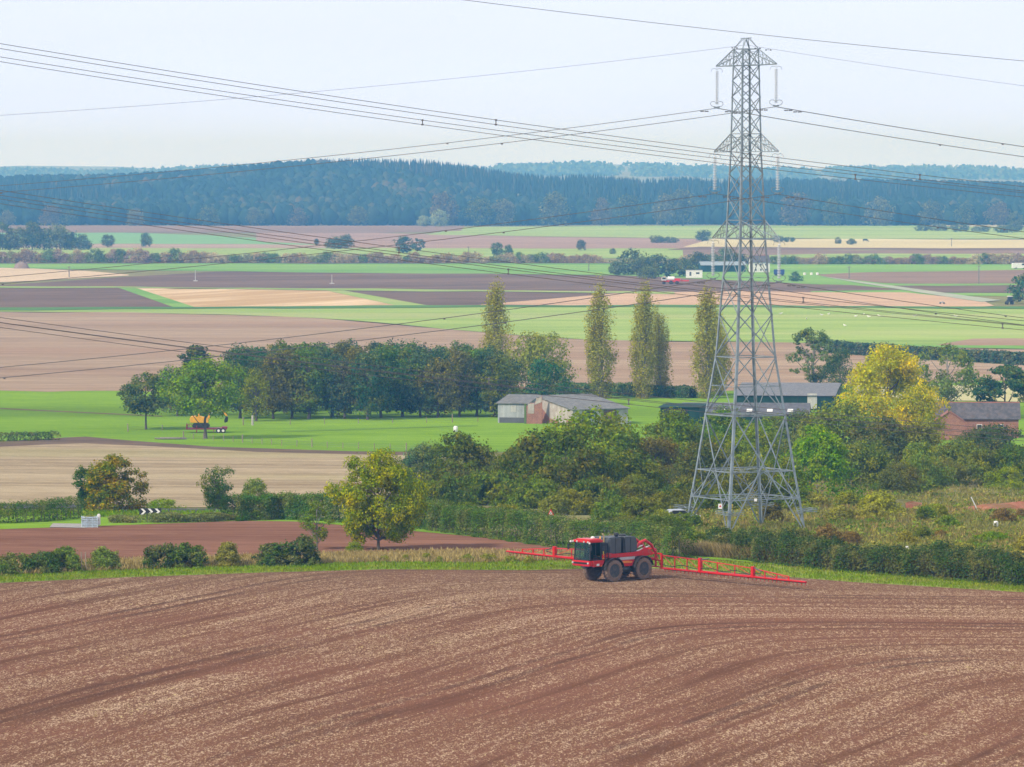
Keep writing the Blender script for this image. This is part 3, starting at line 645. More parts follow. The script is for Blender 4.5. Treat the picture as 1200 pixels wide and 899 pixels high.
# fence posts by the bushes
for i, px in enumerate((96, 101)):
    g = ground(px, 671); MB().tube([(0, 0, -.2), (random.uniform(-.08, .08), 0, 1.9)], [.06, .05], 6).build('wooden_post', paint('post_wood', (.30, .25, .19), .9)).location = g
    tag(bpy.context.scene.objects[-1] if False else col.objects[-1], ['thin leaning wooden post between the bushes, further left', 'thin wooden post between the bushes, right of its neighbour'][i], 'post', 'posts among the bushes')
# left trees beyond the brown strip
tree_px('autumn_tree', 133, 531, 545, 66, (.07, .10, .026), 'broad tree with yellow and rust leaves beside the chevron sign', kind='bush', v=2, mat=foliage_mat('leaves_rust', tint=(.30, .19, .035), tint_amt=.75, nscale=.6, spread=.45), n=15000, leaf=.032)
tree_px('ivy_clad_tree', 103, 545, 550, 34, (.03, .07, .022), 'dark ivy-covered tree leaning against the rusty autumn tree', kind='ivy', v=1, n=7000, leaf=.04)
tree_px('ivy_clad_stump', 254, 545, 556, 38, (.035, .075, .025), 'ivy-covered trunk with a wide top and a narrow waist', kind='ivy', v=3, n=7000, leaf=.035)
hedge('clipped_hedge', [(E0, 616), (0, 614), (45, 612), (92, 607)], 2.3, 2.4, (.045, .085, .022), 'clipped dark hedge running in from the left edge behind the roadside grass', n=22000, hvar=.06)
hedge('overgrown_hedge', [(268, 611), (330, 609), (395, 611)], 2.9, 3.2, (.05, .10, .03), 'rounded overgrown hedge between the ivy-covered trunk and the yellowing tree', n=26000, hvar=.12)
hedge('low_scrub', [(128, 613), (180, 613), (230, 612), (272, 610)], .8, 3.0, (.10, .12, .05), 'low grey-green scrub along the roadside below the chevron sign', n=13000, hvar=.5, gaps=.25, cat='scrub')
bush_px(190, 585, 560, 46, (.10, .16, .04), 'bright green bush standing behind the chevron sign', v=3)
bush_px(298, 562, 575, 44, (.085, .12, .05), 'grey-green bush behind the overgrown hedge', v=1)
hedge('road_hedge', [(395, 612), (495, 619), (560, 628), (650, 640), (730, 648), (800, 656)], 3.0, 3.0, (.055, .095, .028), 'long tall hedge running from the yellowing tree to the pylon foot', n=70000, hvar=.12)
hedge('dark_hedge', [(838, 650), (900, 659), (1000, 670), (1100, 678), (1200, 687), (E1, 705)], 2.7, 3.0, (.034, .060, .021), 'dark hedge with dead stems along the foot of the scrub slope, right of the pylon', n=90000, hvar=.3)
for i, (px, yt, Y, w, c, lb) in enumerate([
    (852, 620, 462, 30, (.035, .085, .03), 'upright dark green bush at the near end of the dark hedge'),
    (812, 622, 470, 36, (.10, .13, .045), 'pale bush between the long road hedge and the dark hedge'),
    (775, 598, 500, 44, (.11, .14, .05), 'light scrubby bush left of the pylon foot'),
    (1165, 624, 476, 44, (.075, .13, .025), 'round fresh green bush on the right end of the scrub slope'),
    (988, 598, 520, 38, (.08, .065, .045), 'dark purplish thorn bush on the scrub slope right of the pylon'),
    (905, 590, 512, 34, (.05, .05, .03), 'dark brownish bush inside the pylon legs'),
    (1030, 578, 540, 60, (.15, .16, .05), 'pale yellow-green sapling clump on the middle of the scrub slope')]):
    bush_px(px, yt, Y, w, c, lb, v=i % 5, n=5500, leaf=.055)
# ------------------------------------------------------------------ belt of scrub trees across the middle
fill = [(505, 588, 505, 50), (545, 590, 505, 60), (590, 592, 510, 60), (520, 560, 560, 70), (575, 555, 575, 80), (625, 560, 560, 80), (670, 575, 535, 70), (700, 560, 545, 80), (720, 585, 520, 70), (755, 585, 515, 60), (790, 575, 530, 60), (770, 605, 492, 50), (802, 602, 500, 56), (786, 607, 494, 44), (735, 606, 494, 44), (810, 560, 560, 70), (840, 575, 545, 50), (930, 560, 560, 50), (560, 540, 640, 80), (480, 560, 600, 50)]
fcol = [(.06, .09, .03), (.075, .105, .03), (.09, .10, .035), (.05, .08, .028)]
for i, (px, yt, Y, w) in enumerate(fill):
    bush_px(px, yt, Y, w, fcol[i % 4], '%s low bush filling the gap %s' % (['mid green', 'light green', 'olive', 'dark green'][i % 4], 'behind the long hedge, %s from the left' % ORD[i] if i < 12 else 'at ' + ['the hedge left of the pylon', 'the roof of the pale car', 'the bend of the hedge below the car', 'the dip beside the car', 'the left pylon leg', 'the slope behind the left pylon leg', 'the pylon centre', 'the slope behind the right pylon leg', 'the foot of the broad olive scrub tree', 'the scrub edge right of the yellowing tree'][min(i - 12, 8)]), name='scrub_bush', v=i % 5, n=6000, leaf=.05, mat=LEAF_BRN if i % 2 else LEAF, group='low bushes of the middle belt')
random.seed(31)
for i in range(34):
    px = random.uniform(935, 1215); py = random.uniform(575, 655); k_ = i % 4
    g = ground(px, py)
    if g.x > 44 and -12 < g.y - bank_y(g.x) < 4: continue
    w = random.uniform(16, 42); bush_px(px, py - w * random.uniform(.4, .65), g.y, w, [(.12, .15, .045), (.16, .16, .06), (.08, .12, .035), (.12, .09, .05)][k_], ['light green', 'straw-green', 'mid green', 'rusty'][k_] + ' low bush dotted on the scrub slope right of the pylon', name='slope_bush', v=i % 5, n=2600, leaf=.075, mat=LEAF_BRN, group='low bushes dotted over the scrub slope')
belt = [  # px, ytop, Y, width px, colour, mat, label
    (497, 522, 640, 60, (.05, .09, .05), LEAF, 'dark blue-green scrub tree just right of the yellowing tree'),
    (540, 514, 620, 110, (.06, .085, .022), LEAF_BRN, 'broad olive scrub tree with a fringe of upright shoots'),
    (610, 528, 600, 90, (.055, .075, .022), LEAF_BRN, 'bronze-green scrub tree behind the long hedge'),
    (660, 508, 580, 130, (.05, .075, .02), LEAF_BRN, 'largest dark bronze-green scrub tree in the middle of the belt'),
    (690, 487, 640, 150, (.115, .165, .038), LEAF, 'wide light green tree in front of the old barn'),
    (645, 500, 680, 60, (.08, .13, .035), LEAF, 'light green tree poking out left in front of the old barn'),
    (735, 530, 590, 80, (.06, .09, .025), LEAF, 'mid green scrub tree left of the pylon'),
    (745, 560, 545, 70, (.09, .11, .035), LEAF_BRN, 'low olive bush on the slope left of the pylon'),
    (790, 485, 700, 90, (.085, .13, .03), LEAF, 'round green tree below the dark green shed'),
    (765, 515, 640, 70, (.085, .08, .03), LEAF_BRN, 'rusty brown scrub tree left of the pylon'),
    (830, 520, 620, 80, (.065, .085, .03), LEAF_BRN, 'dull green scrub tree behind the left pylon leg'),
    (880, 500, 690, 90, (.10, .135, .03), LEAF, 'yellow-green bushy tree seen through the pylon legs'),
    (850, 478, 760, 60, (.07, .13, .03), LEAF, 'fresh green tree in front of the grey farm roofs'),
    (870, 545, 570, 80, (.08, .10, .035), LEAF, 'low scrub tree behind the middle of the pylon'),
    (958, 505, 600, 86, (.07, .15, .012), foliage_mat('leaves_layered', tint=(.32, .34, .03), tint_amt=.45, nscale=.5, spread=.4), 'bright green layered tree with yellow tips right of the pylon'),
    (915, 540, 575, 60, (.07, .11, .03), LEAF, 'small green scrub tree behind the right pylon leg'),
    (990, 475, 740, 110, (.09, .12, .035), LEAF, 'grey-green tree below the yellow tree, to its left'),
    (1040, 490, 700, 100, (.05, .07, .028), LEAF_BRN, 'dark tree in front of the yellow tree'),
    (1010, 520, 640, 90, (.08, .11, .035), LEAF, 'mid green scrub tree beside the bright layered tree'),
    (1080, 500, 700, 90, (.12, .13, .04), LEAF, 'olive tree to the right below the yellow tree'),
    (1130, 522, 660, 100, (.09, .12, .04), LEAF, 'loose green scrub tree below the brick farmhouse'),
    (1165, 503, 740, 110, (.045, .07, .03), LEAF_BRN, 'dark spreading tree in front of the slate farmhouse roof'),
    (1195, 525, 660, 90, (.06, .10, .03), LEAF, 'green scrub tree at the right edge below the farmhouse'),
    (1180, 548, 640, 50, (.12, .16, .035), LEAF, 'small yellow-green bush at the right edge above the bare bank'),
    (1095, 538, 650, 80, (.12, .13, .045), LEAF, 'pale olive bush above the bare earth bank'),
    (905, 490, 800, 80, (.08, .125, .03), LEAF, 'green tree in front of the farm shed, behind the right pylon leg'),
    (938, 486, 790, 76, (.07, .10, .035), LEAF_BRN, 'dull green tree in front of the farm shed, right of the pylon'),
    (820, 505, 740, 70, (.07, .12, .03), LEAF, 'green tree under the open dark green store'),
    (1150, 505, 790, 70, (.06, .09, .03), LEAF, 'green tree against the brick farm wall'),
    (1075, 520, 640, 80, (.10, .14, .045), LEAF, 'loose light green scrub tree under the yellow trees'),
    (1055, 545, 620, 60, (.07, .085, .03), LEAF_BRN, 'low dull bush left of the bare earth bank')]
for i, (px, yt, Y, w, c, m, lb) in enumerate(belt):
    tree_px('scrub_tree', px, yt, Y, w, c, lb, kind='bush' if i % 3 else 'broad', v=10 + i % 6, n=11000, leaf=.032, mat=m, group='scrub trees of the middle belt') if True else None
# ------------------------------------------------------------------ meadow trees and the wood
tree_px('green_tree', 241, 421, 868, 92, (.10, .165, .03), 'big light green tree with its trunk in front of the yellow excavator', kind='stand', v=4, n=13000, leaf=.026)
tree_px('dark_tree', 171, 438, 905, 66, (.045, .07, .028), 'dark smaller tree in the meadow left of the big light green tree', kind='stand', v=5, n=7000, leaf=.035)
tree_px('green_tree', 208, 428, 960, 56, (.055, .10, .04), 'mid green tree half behind the big light green tree', kind='broad', v=6)
tree_px('pine_tree', 230, 403, 1010, 52, (.02, .045, .022), 'blackish evergreen rising above the big light green tree', kind='pine', v=1, n=6000, leaf=.04)
wood = []
for i in range(15):
    wood.append((278 + i * 21.5 + random.uniform(-4, 4), 411 + 6 * math.sin(i * 1.3) + random.uniform(-3, 3), 948 + random.uniform(-5, 14)))
for i in range(13):
    wood.append((282 + i * 24 + random.uniform(-5, 5), 404 + random.uniform(-4, 5), 985 + random.uniform(-8, 20)))
for i in range(10):
    wood.append((300 + i * 27 + random.uniform(-6, 6), 402 + random.uniform(-3, 6), 1020 + random.uniform(-8, 10)))
cnm = ['dark green', 'deep teal', 'blackish teal', 'mid green', 'brownish', 'grey-green']
cols3 = [(.04, .085, .032), (.03, .075, .042), (.03, .062, .04), (.065, .11, .035), (.08, .085, .035), (.055, .09, .045)]
for i, (px, yt, Y) in enumerate(wood):
    tree_px('woodland_tree', px, yt, Y, random.uniform(38, 52), cols3[(i * 5 + i // 3) % 6], cnm[(i * 5 + i // 3) % 6] + (' tree in the front row of the long wood, %s from its left end' % ORD[i] if i < 15 else ' crown in the middle row of the long wood, %s from its left end' % ORD[i - 15] if i < 28 else ' crown in the rear row of the long wood, %s from its left end' % ORD[i - 28]), kind='broad', v=20 + i % 5, n=6000, leaf=.036, group='broadleaf trees of the long wood', mat=LEAF_BRN if i % 6 == 0 else LEAF)
tree_px('yellow_green_tree', 300, 430, 938, 30, (.13, .15, .03), 'small yellowish tree at the left front of the long wood', kind='broad', v=21, n=5000, leaf=.036)
tree_px('willow_tree', 628, 391, 1000, 92, (.125, .145, .045), 'wide pale olive tree at the right end of the long wood', kind='broad', v=30, n=11000, leaf=.025)
tree_px('round_dark_tree', 640, 422, 972, 66, (.025, .075, .04), 'round blue-green tree behind the old barn', kind='broad', v=31, n=7000, leaf=.03)
tree_px('broad_tree', 588, 415, 955, 50, (.07, .095, .03), 'olive tree at the foot of the leftmost poplar', kind='broad', v=32, n=6000)
for px, yt, w, Y, lb in [(580, 337, 34, 1020, 'tall poplar rising from the right end of the long wood'), (705, 336, 32, 1035, 'tall poplar standing alone behind the old barn'),
        (754, 336, 30, 1035, 'taller of the two poplars that grow close together'), (773, 362, 24, 1042, 'shorter of the two poplars that grow close together'),
        (830, 335, 32, 1035, 'tall poplar just left of the pylon'), (843, 372, 26, 1050, 'shorter poplar partly behind the pylon')]:
    tree_px('poplar_tree', px, yt, Y, w * 1.25, (.21, .21, .06), lb, kind='poplar', v={580: 1, 705: 2, 754: 3, 773: 4, 830: 5, 843: 6}[px], lean=random.uniform(-.035, .035), n=14000, leaf=.022, mat=LEAF_BRN, group='columnar poplars')
# hedges and trees round the farm
hedge('meadow_hedge', [(655, 462), (690, 463), (812, 467)], 2.6, 4, (.04, .08, .035), 'dark hedge between the poplars at the back of the meadow', n=16000, leaf=.45)
hedge('long_far_hedge', [(965, 413), (1060, 420), (1200, 428), (E1, 442)], 3.2, 4, (.03, .06, .04), 'long straight dark hedge behind the yellow tree', n=36000, leaf=.6, hvar=.06)
hedge('meadow_end_hedge', [(E0, 518), (0, 517.5), (66, 515.5)], 1.6, 3, (.05, .085, .025), 'short clipped hedge ending in the meadow at the left edge', n=9000, leaf=.28, hvar=.05)
tree_px('airy_tree', 953, 381, 1060, 52, (.075, .11, .05), 'airy grey-green tree right of the pylon', kind='sparse', v=3, n=6000, leaf=.03)
tree_px('round_dark_tree', 984, 407, 1050, 36, (.03, .07, .035), 'round dark tree beside the airy grey-green tree', kind='broad', v=33)
tree_px('olive_tree', 1042, 403, 1100, 50, (.075, .09, .035), 'olive tree peeping over the yellow tree', kind='broad', v=34)
tree_px('yellow_tree', 1040, 408, 815, 96, (.24, .26, .03), 'bright yellow autumn tree in front of the farm', kind='oval', v=8, mat=LEAF_YEL, n=17000, leaf=.024)
tree_px('yellow_tree', 1076, 450, 800, 66, (.16, .18, .035), 'duller yellow-green tree at the right shoulder of the bright yellow tree', kind='oval', v=9, mat=LEAF_YEL, n=8000, leaf=.03)
tree_px('spreading_tree', 1110, 402, 985, 86, (.085, .12, .045), 'open spreading tree with long bare limbs above the slate roof', kind='sparse', v=5, n=6500, leaf=.026)
tree_px('pine_tree', 1178, 424, 950, 82, (.022, .06, .032), 'dark flat-topped evergreen above the brick farmhouse', kind='pine', v=2, n=8000, leaf=.034)
# ------------------------------------------------------------------ far trees
def far(px, yt, yb, w, c, lb, name='far_tree', kind='broad', v=40, group=None, cat='tree', mat=None):
    g = ground(px, yb); H = at(px, yt, g.y).z - g.z; W = w / ppm(g.y)
    return tree(name, g, H, W * 1.06, c, lb, cat, kind, v, n=2200, leaf=.06, group=group, mat=mat or LEAF)
far(1206, 322, 356, 54, (.03, .07, .035), 'dark round tree on the plain cut by the right edge', v=41)
far(126, 275, 290, 17, (.05, .075, .05), 'small round field tree on the left of the plain', v=41)
far(171, 272, 290, 14, (.05, .085, .055), 'small upright field tree right of the round one', v=42)
far(371, 279, 288, 5, (.05, .07, .05), 'tiny upright bush left of the dark field tree', v=43)
far(393, 277, 292, 24, (.035, .06, .035), 'dark field tree in the middle distance, left one of two close together', v=44)
far(406, 275, 291, 18, (.05, .07, .045), 'field tree in the middle distance, right one of two close together', v=45)
far(473, 277, 297, 20, (.03, .06, .04), 'dark leaning field tree beside a thinner tree', v=46)
far(489, 280, 296, 18, (.05, .08, .055), 'thin airy field tree beside the dark leaning one', kind='sparse', v=47)
far(583, 284, 302, 15, (.04, .08, .045), 'round field tree of a pair in the bright far crop, left', v=41)
far(596, 286, 303, 11, (.05, .09, .05), 'narrow field tree of a pair in the bright far crop, right', v=42)
far(681, 280, 294, 12, (.055, .07, .06), 'lone small tree on the lilac field', v=43)
far(824, 269, 283, 18, (.04, .07, .055), 'round tree behind the pylon body on the pale crop', v=44)
far(718, 291, 298, 8, (.05, .08, .06), 'small bush on the far crop left of the farmstead', v=46, kind='bush', name='far_bush', cat='bush')
for i, (px, yt, w) in enumerate([(3, 261, 26), (22, 266, 30), (38, 258, 26), (52, 266, 26), (66, 262, 34), (84, 272, 24), (98, 275, 20), (-30, 262, 50), (12, 274, 24)]):
    far(px, yt, 293, w, [(.05, .08, .05), (.09, .11, .07), (.04, .065, .045)][i % 3], '%s tree of the far clump at the left edge, %s' % (['blue-green', 'pale olive', 'dark green'][i % 3], ORD[[1, 3, 4, 5, 6, 7, 8, 0, 2][i]] + ' from the left'), v=40 + i % 6, group='trees of the clump at the left edge of the plain')
for i, (px, yt, w, yb) in enumerate([(740, 293, 44, 322), (722, 306, 22, 323), (772, 298, 38, 325), (796, 302, 40, 324), (760, 312, 26, 327), (818, 296, 30, 318), (835, 298, 34, 316), (850, 290, 20, 315), (862, 296, 26, 315), (752, 300, 24, 324)]):
    far(px, yt, yb, w, [(.05, .075, .045), (.07, .10, .055), (.035, .06, .04)][i % 3], '%s tree beside the distant farmstead, %s from the left' % (['grey-green', 'light green', 'dark green'][i % 3], ORD[[1, 0, 4, 5, 3, 6, 7, 8, 9, 2][i]]), v=40 + i % 6, group='trees round the distant farmstead')
far(932, 318, 330, 15, (.035, .08, .045), 'round bush right of the distant farmstead', v=45, kind='bush', name='far_bush', cat='bush')
for i, (px, yt, yb, w) in enumerate([(982, 278, 286, 9), (998, 280, 287, 14), (912, 276, 284, 14), (925, 278, 284, 16), (770, 276, 285, 20), (785, 278, 285, 22), (1155, 258, 264, 12), (1080, 264, 271, 20), (1100, 262, 271, 24), (1125, 263, 272, 26), (1150, 264, 272, 24), (1178, 264, 273, 30), (1190, 248, 272, 20)]):
    far(px, yt, yb, w, [(.06, .08, .055), (.045, .07, .05)][i % 2], 'small bluish bush on the far fields, ' + ['beside the dark cow, left', 'beside the dark cow, right', 'right of the pylon body, first', 'right of the pylon body, second', 'left of the pylon body, first', 'left of the pylon body, second', 'highest near the right edge', 'first in the strip of trees far right', 'second in the strip of trees far right', 'third in the strip of trees far right', 'fourth in the strip of trees far right', 'last in the strip of trees far right', 'tall one far right'][i], v=40 + i % 6, group='small trees on the far fields', name='far_bush')
# brownish bushes along the drain: repeats, each its own thing
i = 0; px = -40.0
while px < 1250:
    w = random.uniform(14, 30); skip = (705 < px < 800) or (880 < px < 900)
    h = random.uniform(8, 15) * (1.15 if px < 250 else .85)
    if not skip:
        yb = 308.5 if px < 700 else 310
        c = random.choice([(.20, .155, .11), (.24, .20, .14), (.16, .17, .10), (.28, .25, .18), (.07, .11, .05), (.21, .165, .145)])
        far(px, yb - h, yb, w, c, ('%s bush in the far hedgerow, %s' % ({.20: 'grey-brown', .24: 'tan-brown', .16: 'olive', .28: 'pale straw', .07: 'green', .21: 'mauve-brown'}[c[0]], 'left of the orange field' if px < 160 else 'above the orange field' if px < 390 else 'left of the farm trees' if px < 720 else 'right of the pylon' if px > 880 else 'beside the farmstead')), v=50 + i % 4, kind='bush', group='bushes of the brownish hedgerow across the plain', name='far_bush', cat='bush', mat=LEAF)
    px += w * random.uniform(.32, .55); i += 1
# ------------------------------------------------------------------ the far forest (one mass) and bigger trees at its edge
def forest():
    V = []; Fc = []; off = 0
    n = 15000
    ys = 4290 + (rng.uniform(0, 1, n) ** 1.0) * 1500; xx = rng.uniform(-1, 1, n) * (ys * .125)
    edge = 4275 + 50 * np.sin(xx / 90) + np.where(xx > 30, 40, 0); ys = np.maximum(ys, edge + rng.uniform(0, 20, n))
    plant = sstep(4650, 4750, ys + 130 * np.sin(xx / 120)) * (np.sin(xx / 170.0 + ys / 400) > -.6)     # conifer plantation on the slope
    z = T(xx, ys)
    ico = None
    for con in (0, 1):
        m = (plant > .5) == bool(con); X = xx[m]; Y = ys[m]; Z = z[m]; k = len(X)
        if con:
            prof = [(.5, .12), (.62, .3), (.36, .5), (.40, .52), (.14, .82), (.0, 1.0)]; seg = 6; H = rng.uniform(13, 20, k); W = rng.uniform(5, 8, k)
        else:
            prof = [(.12, 0), (.5, .14), (.98, .42), (.9, .66), (.5, .9), (.0, 1.0)]; seg = 7; H = rng.uniform(12, 21, k); W = rng.uniform(9, 15, k)
        for (a, b) in [(0, 0)]:
            rings = []
            ph = rng.uniform(0, 6.28, k)
            for r_, h_ in prof:
                t = np.arange(seg) / seg * 2 * math.pi
                jr = rng.uniform(.72, 1.28, (k, seg)); jz = rng.uniform(-.05, .05, (k, seg))
                rx = X[:, None] + np.cos(t[None] + ph[:, None]) * r_ * .5 * W[:, None] * jr; ry = Y[:, None] + np.sin(t[None] + ph[:, None]) * r_ * .5 * W[:, None] * jr
                rz = Z[:, None] + (h_ + jz * (1.0 if r_ > 0 else 0.0)) * H[:, None]; rings.append(np.stack([rx, ry, rz], -1))
            A = np.stack(rings, 1)                       # k, rings, seg, 3
            nr = len(prof); base = off + (np.arange(k) * nr * seg)[:, None, None]
            ri = np.arange(nr - 1)[None, :, None]; si = np.arange(seg)[None, None]
            q = np.stack([base + ri * seg + si, base + ri * seg + (si + 1) % seg, base + (ri + 1) * seg + (si + 1) % seg, base + (ri + 1) * seg + si], -1).reshape(-1, 4)
            V.append(A.reshape(-1, 3)); Fc.append(q); off += k * nr * seg
    V = np.concatenate(V); q = np.concatenate(Fc)
    me = bpy.data.meshes.new('forest'); me.vertices.add(len(V)); me.vertices.foreach_set('co', V.astype(np.float32).ravel())
    me.loops.add(q.size); me.loops.foreach_set('vertex_index', q.ravel().astype(np.int32)); me.polygons.add(len(q))
    me.polygons.foreach_set('loop_start', np.arange(0, q.size, 4, dtype=np.int32)); me.update(calc_edges=True)
    m, t, out = nt('forest_canopy'); ge = N(t, 'ShaderNodeNewGeometry'); cr = N(t, 'ShaderNodeValToRGB')
    e = cr.color_ramp.elements; e[0].color = (.010, .028, .024, 1); e[1].color = (.10, .09, .05, 1); e[1].position = 1.0  # canopy colours tinted bluish: part of the distance haze is painted in
    for p_, c_ in ((.35, (.016, .040, .032, 1)), (.7, (.026, .056, .040, 1)), (.9, (.065, .08, .045, 1))):
        x = e.new(p_); x.color = c_
    no = N(t, 'ShaderNodeTexNoise', Scale=.006, Detail=3.0); t.links.new(ge.outputs['Position'], no.inputs['Vector'])
    ma = N(t, 'ShaderNodeMath', operation='MULTIPLY_ADD', use_clamp=True); ma.inputs[1].default_value = .75; t.links.new(ge.outputs['Random Per Island'], ma.inputs[0])
    mb = N(t, 'ShaderNodeMath', operation='MULTIPLY_ADD'); mb.inputs[1].default_value = 1.2; mb.inputs[2].default_value = -.45; t.links.new(no.outputs['Fac'], mb.inputs[0]); t.links.new(mb.outputs[0], ma.inputs[2])
    t.links.new(ma.outputs[0], cr.inputs[0]); d = N(t, 'ShaderNodeBsdfDiffuse'); t.links.new(cr.outputs[0], d.inputs[0]); t.links.new(d.outputs[0], out.inputs[0])
    me.materials.append(m)
    tag(mesh_obj('forest', me), 'blue-green forest covering the low hill along the horizon', 'forest', kind='stuff')
forest()
for i, (px, yt, w) in enumerate([(515, 246, 24), (496, 253, 18), (520, 224, 34), (563, 229, 32), (590, 232, 26), (650, 226, 36), (705, 232, 26), (735, 228, 30), (780, 226, 30), (800, 219, 32), (932, 224, 34), (975, 232, 26), (1030, 232, 34), (1090, 236, 30), (1170, 236, 30), (245, 240, 26), (160, 244, 22), (300, 244, 22), (350, 243, 22), (80, 246, 22), (10, 246, 16), (420, 240, 24), (60, 240, 26), (1130, 238, 26)]):
    big = i < 2
    Yf = 4262 if not big else 4215
    g = onground(px, Yf); H = at(px, yt, Yf).z - g.z
    c = [(.075, .08, .055), (.05, .06, .035), (.065, .055, .045), (.035, .055, .03)][i % 4] if not big else (.16, .19, .12)
    tree('forest_edge_tree', g, H, w / ppm(Yf) * 1.05, c, ('pale rounded tree standing in front of the forest, larger of the two', 'pale rounded tree standing in front of the forest, smaller of the two')[i] if big else '%s tree on the forest edge, near the %s' % (('pale greyish', 'olive grey', 'mauve brown', 'mid green')[i % 4], 'left edge of the picture' if px < 200 else 'hill top' if px < 470 else 'pale rounded pair' if px < 600 else 'stretch above the poplars' if px < 850 else 'pylon' if px < 960 else 'right edge of the picture'), 'tree', 'broad', 40 + i % 6, n=2200, leaf=.06, group=None if big else 'tall trees on the front edge of the forest')
def far_wood():
    """tree-covered crest of the last hills"""
    n = 10000; xx = rng.uniform(-1500, 1500, n); ys = rng.uniform(9700, 10600, n); z = T(xx, ys)
    P = np.repeat(np.stack([xx, ys, z], -1), 5, 0); H = np.repeat(rng.uniform(8, 22, n), 5)
    P[:, 0] += rng.normal(0, 9, len(P)); P[:, 2] += H * rng.uniform(0, 1, len(P)); ok = np.repeat((np.sin(xx / 60) + np.sin(xx / 23 + 1) + rng.normal(0, .6, n)) > -.6, 5)
    me = quads_mesh('far_woodland', P[ok], rng.normal(size=(ok.sum(), 3)) + np.array([0, -1.2, .3]), np.full(ok.sum(), 9.0), LEAF, .8)
    o = tag(mesh_obj('far_woodland', me), 'faint woods along the crest of the farthest hills', 'woodland', kind='stuff'); o.color = (.05, .08, .045, 1)
far_wood()
# ------------------------------------------------------------------ rough grass and weeds
gm_dry = foliage_mat('dry_grass_blades', tint=(.34, .28, .14), tint_amt=.8, trans=.25, nscale=.3, bright=1.05)
gm_green = foliage_mat('green_grass_blades', tint=(.36, .34, .12), tint_amt=.7, trans=.3, nscale=.4, bright=1.0)
def wild(name, near, far_, n, lo, hi, h, w, c, mat, label, smin=0, smax=1):
    o = blades(name, between(near, far_, n, lo, hi, smin, smax), h, w, mat, label); o.color = (*c, 1); return o
wild('dry_grass', V1, RB, 30000, -60, 690, .55, .09, (.42, .35, .20), gm_dry, 'tall straw-coloured grass along the foot of the bushes at the field edge', 0, 1.25)
wild('verge_grass', B0, V1, 32000, -60, 1300, .28, .08, (.20, .30, .06), gm_green, 'short green grass of the field verge', .0, 1)
wild('hedge_foot_grass', V1, D1, 18000, 800, 1300, 1.3, .10, (.40, .33, .20), gm_dry, 'dead stalks at the foot of the dark hedge', .75, 1.0)
SC0 = [(740, 640), (840, 648), (900, 655), (1000, 666), (1200, 684), (1300, 692)]; SC1 = [(740, 560), (840, 545), (900, 545), (1000, 548), (1200, 548), (1300, 548)]
P = between(SC0, SC1, 88000, 745, 1440, 0, 1)
slope_m = foliage_mat('slope_grass_blades', tint=(.30, .24, .12), tint_amt=1.0, trans=.25, nscale=.09, bright=1.2)
P = P[~((P[:, 0] > 46) & (P[:, 1] - bank_y(P[:, 0]) < 2.0) & (P[:, 1] - bank_y(P[:, 0]) > -12))]
o = blades('slope_grass', P, .5, .12, slope_m, 'rough tussocky grass and weeds covering the scrub slope'); o.color = (.19, .20, .075, 1)
wild('roadside_grass', D1, [(E0, 600), (0, 600), (100, 600), (280, 600), (E1, 640)], 9000, -60, 330, .4, .12, (.16, .30, .05), gm_green, 'lush green grass beside the lay-by')
# low weeds and brambles over the slope: loose clumps as ground cover
P = between(SC0, SC1, 1850, 745, 1440, 0, 1); P = P[~((P[:, 0] > 46) & (P[:, 1] - bank_y(P[:, 0]) < 4) & (P[:, 1] - bank_y(P[:, 0]) > -12))]
PP = np.repeat(P, 42, 0); rr_ = np.repeat(rng.uniform(.3, 1.3, len(P)), 42); d = unit(len(PP)); d[:, 2] = np.abs(d[:, 2]) * .7
PP = PP + d * rr_[:, None] * rng.uniform(.5, 1, (len(PP), 1)); me = quads_mesh('brambles', PP, d + rng.normal(0, .4, d.shape), .26 * rng.uniform(.5, 1.5, len(PP)), foliage_mat('weed_leaves', tint=(.26, .22, .09), tint_amt=.9, nscale=.12))
o = tag(mesh_obj('brambles', me), 'low brambles and weeds scattered over the scrub slope', 'undergrowth', kind='stuff'); o.color = (.09, .13, .035, 1)
for i, (px, py, w) in enumerate([(450, 655, 16), (475, 655, 10), (500, 654, 14), (515, 656, 10), (548, 655, 22), (572, 655, 26), (598, 656, 22), (620, 657, 18)]):
    g = ground(px, py + 4)
    bush_px(px, py - 4 - (i % 3), g.y, w, (.12, .14, .05), 'small weedy tussock in the rough grass left of the sprayer', v=i % 5, n=1500, leaf=.09, name='grass_tussock', group='weedy tussocks in the rough grass')
# ------------------------------------------------------------------ pylon
PYY = 500.0; pg = onground(873.5, PYY); pg.z = float(T(pg.x, pg.y)); TH = math.atan2(.448, .894)
STEEL = paint('galvanised_steel', (.25, .305, .345), .45, .15, var=.22, scale=.8, dirt=(.14, .15, .13), dirt_amt=.1)
pyl = empty('pylon', pg, 'tall grey steel lattice electricity pylon on the scrub slope', 'pylon', rz=-(math.pi / 2 - TH))
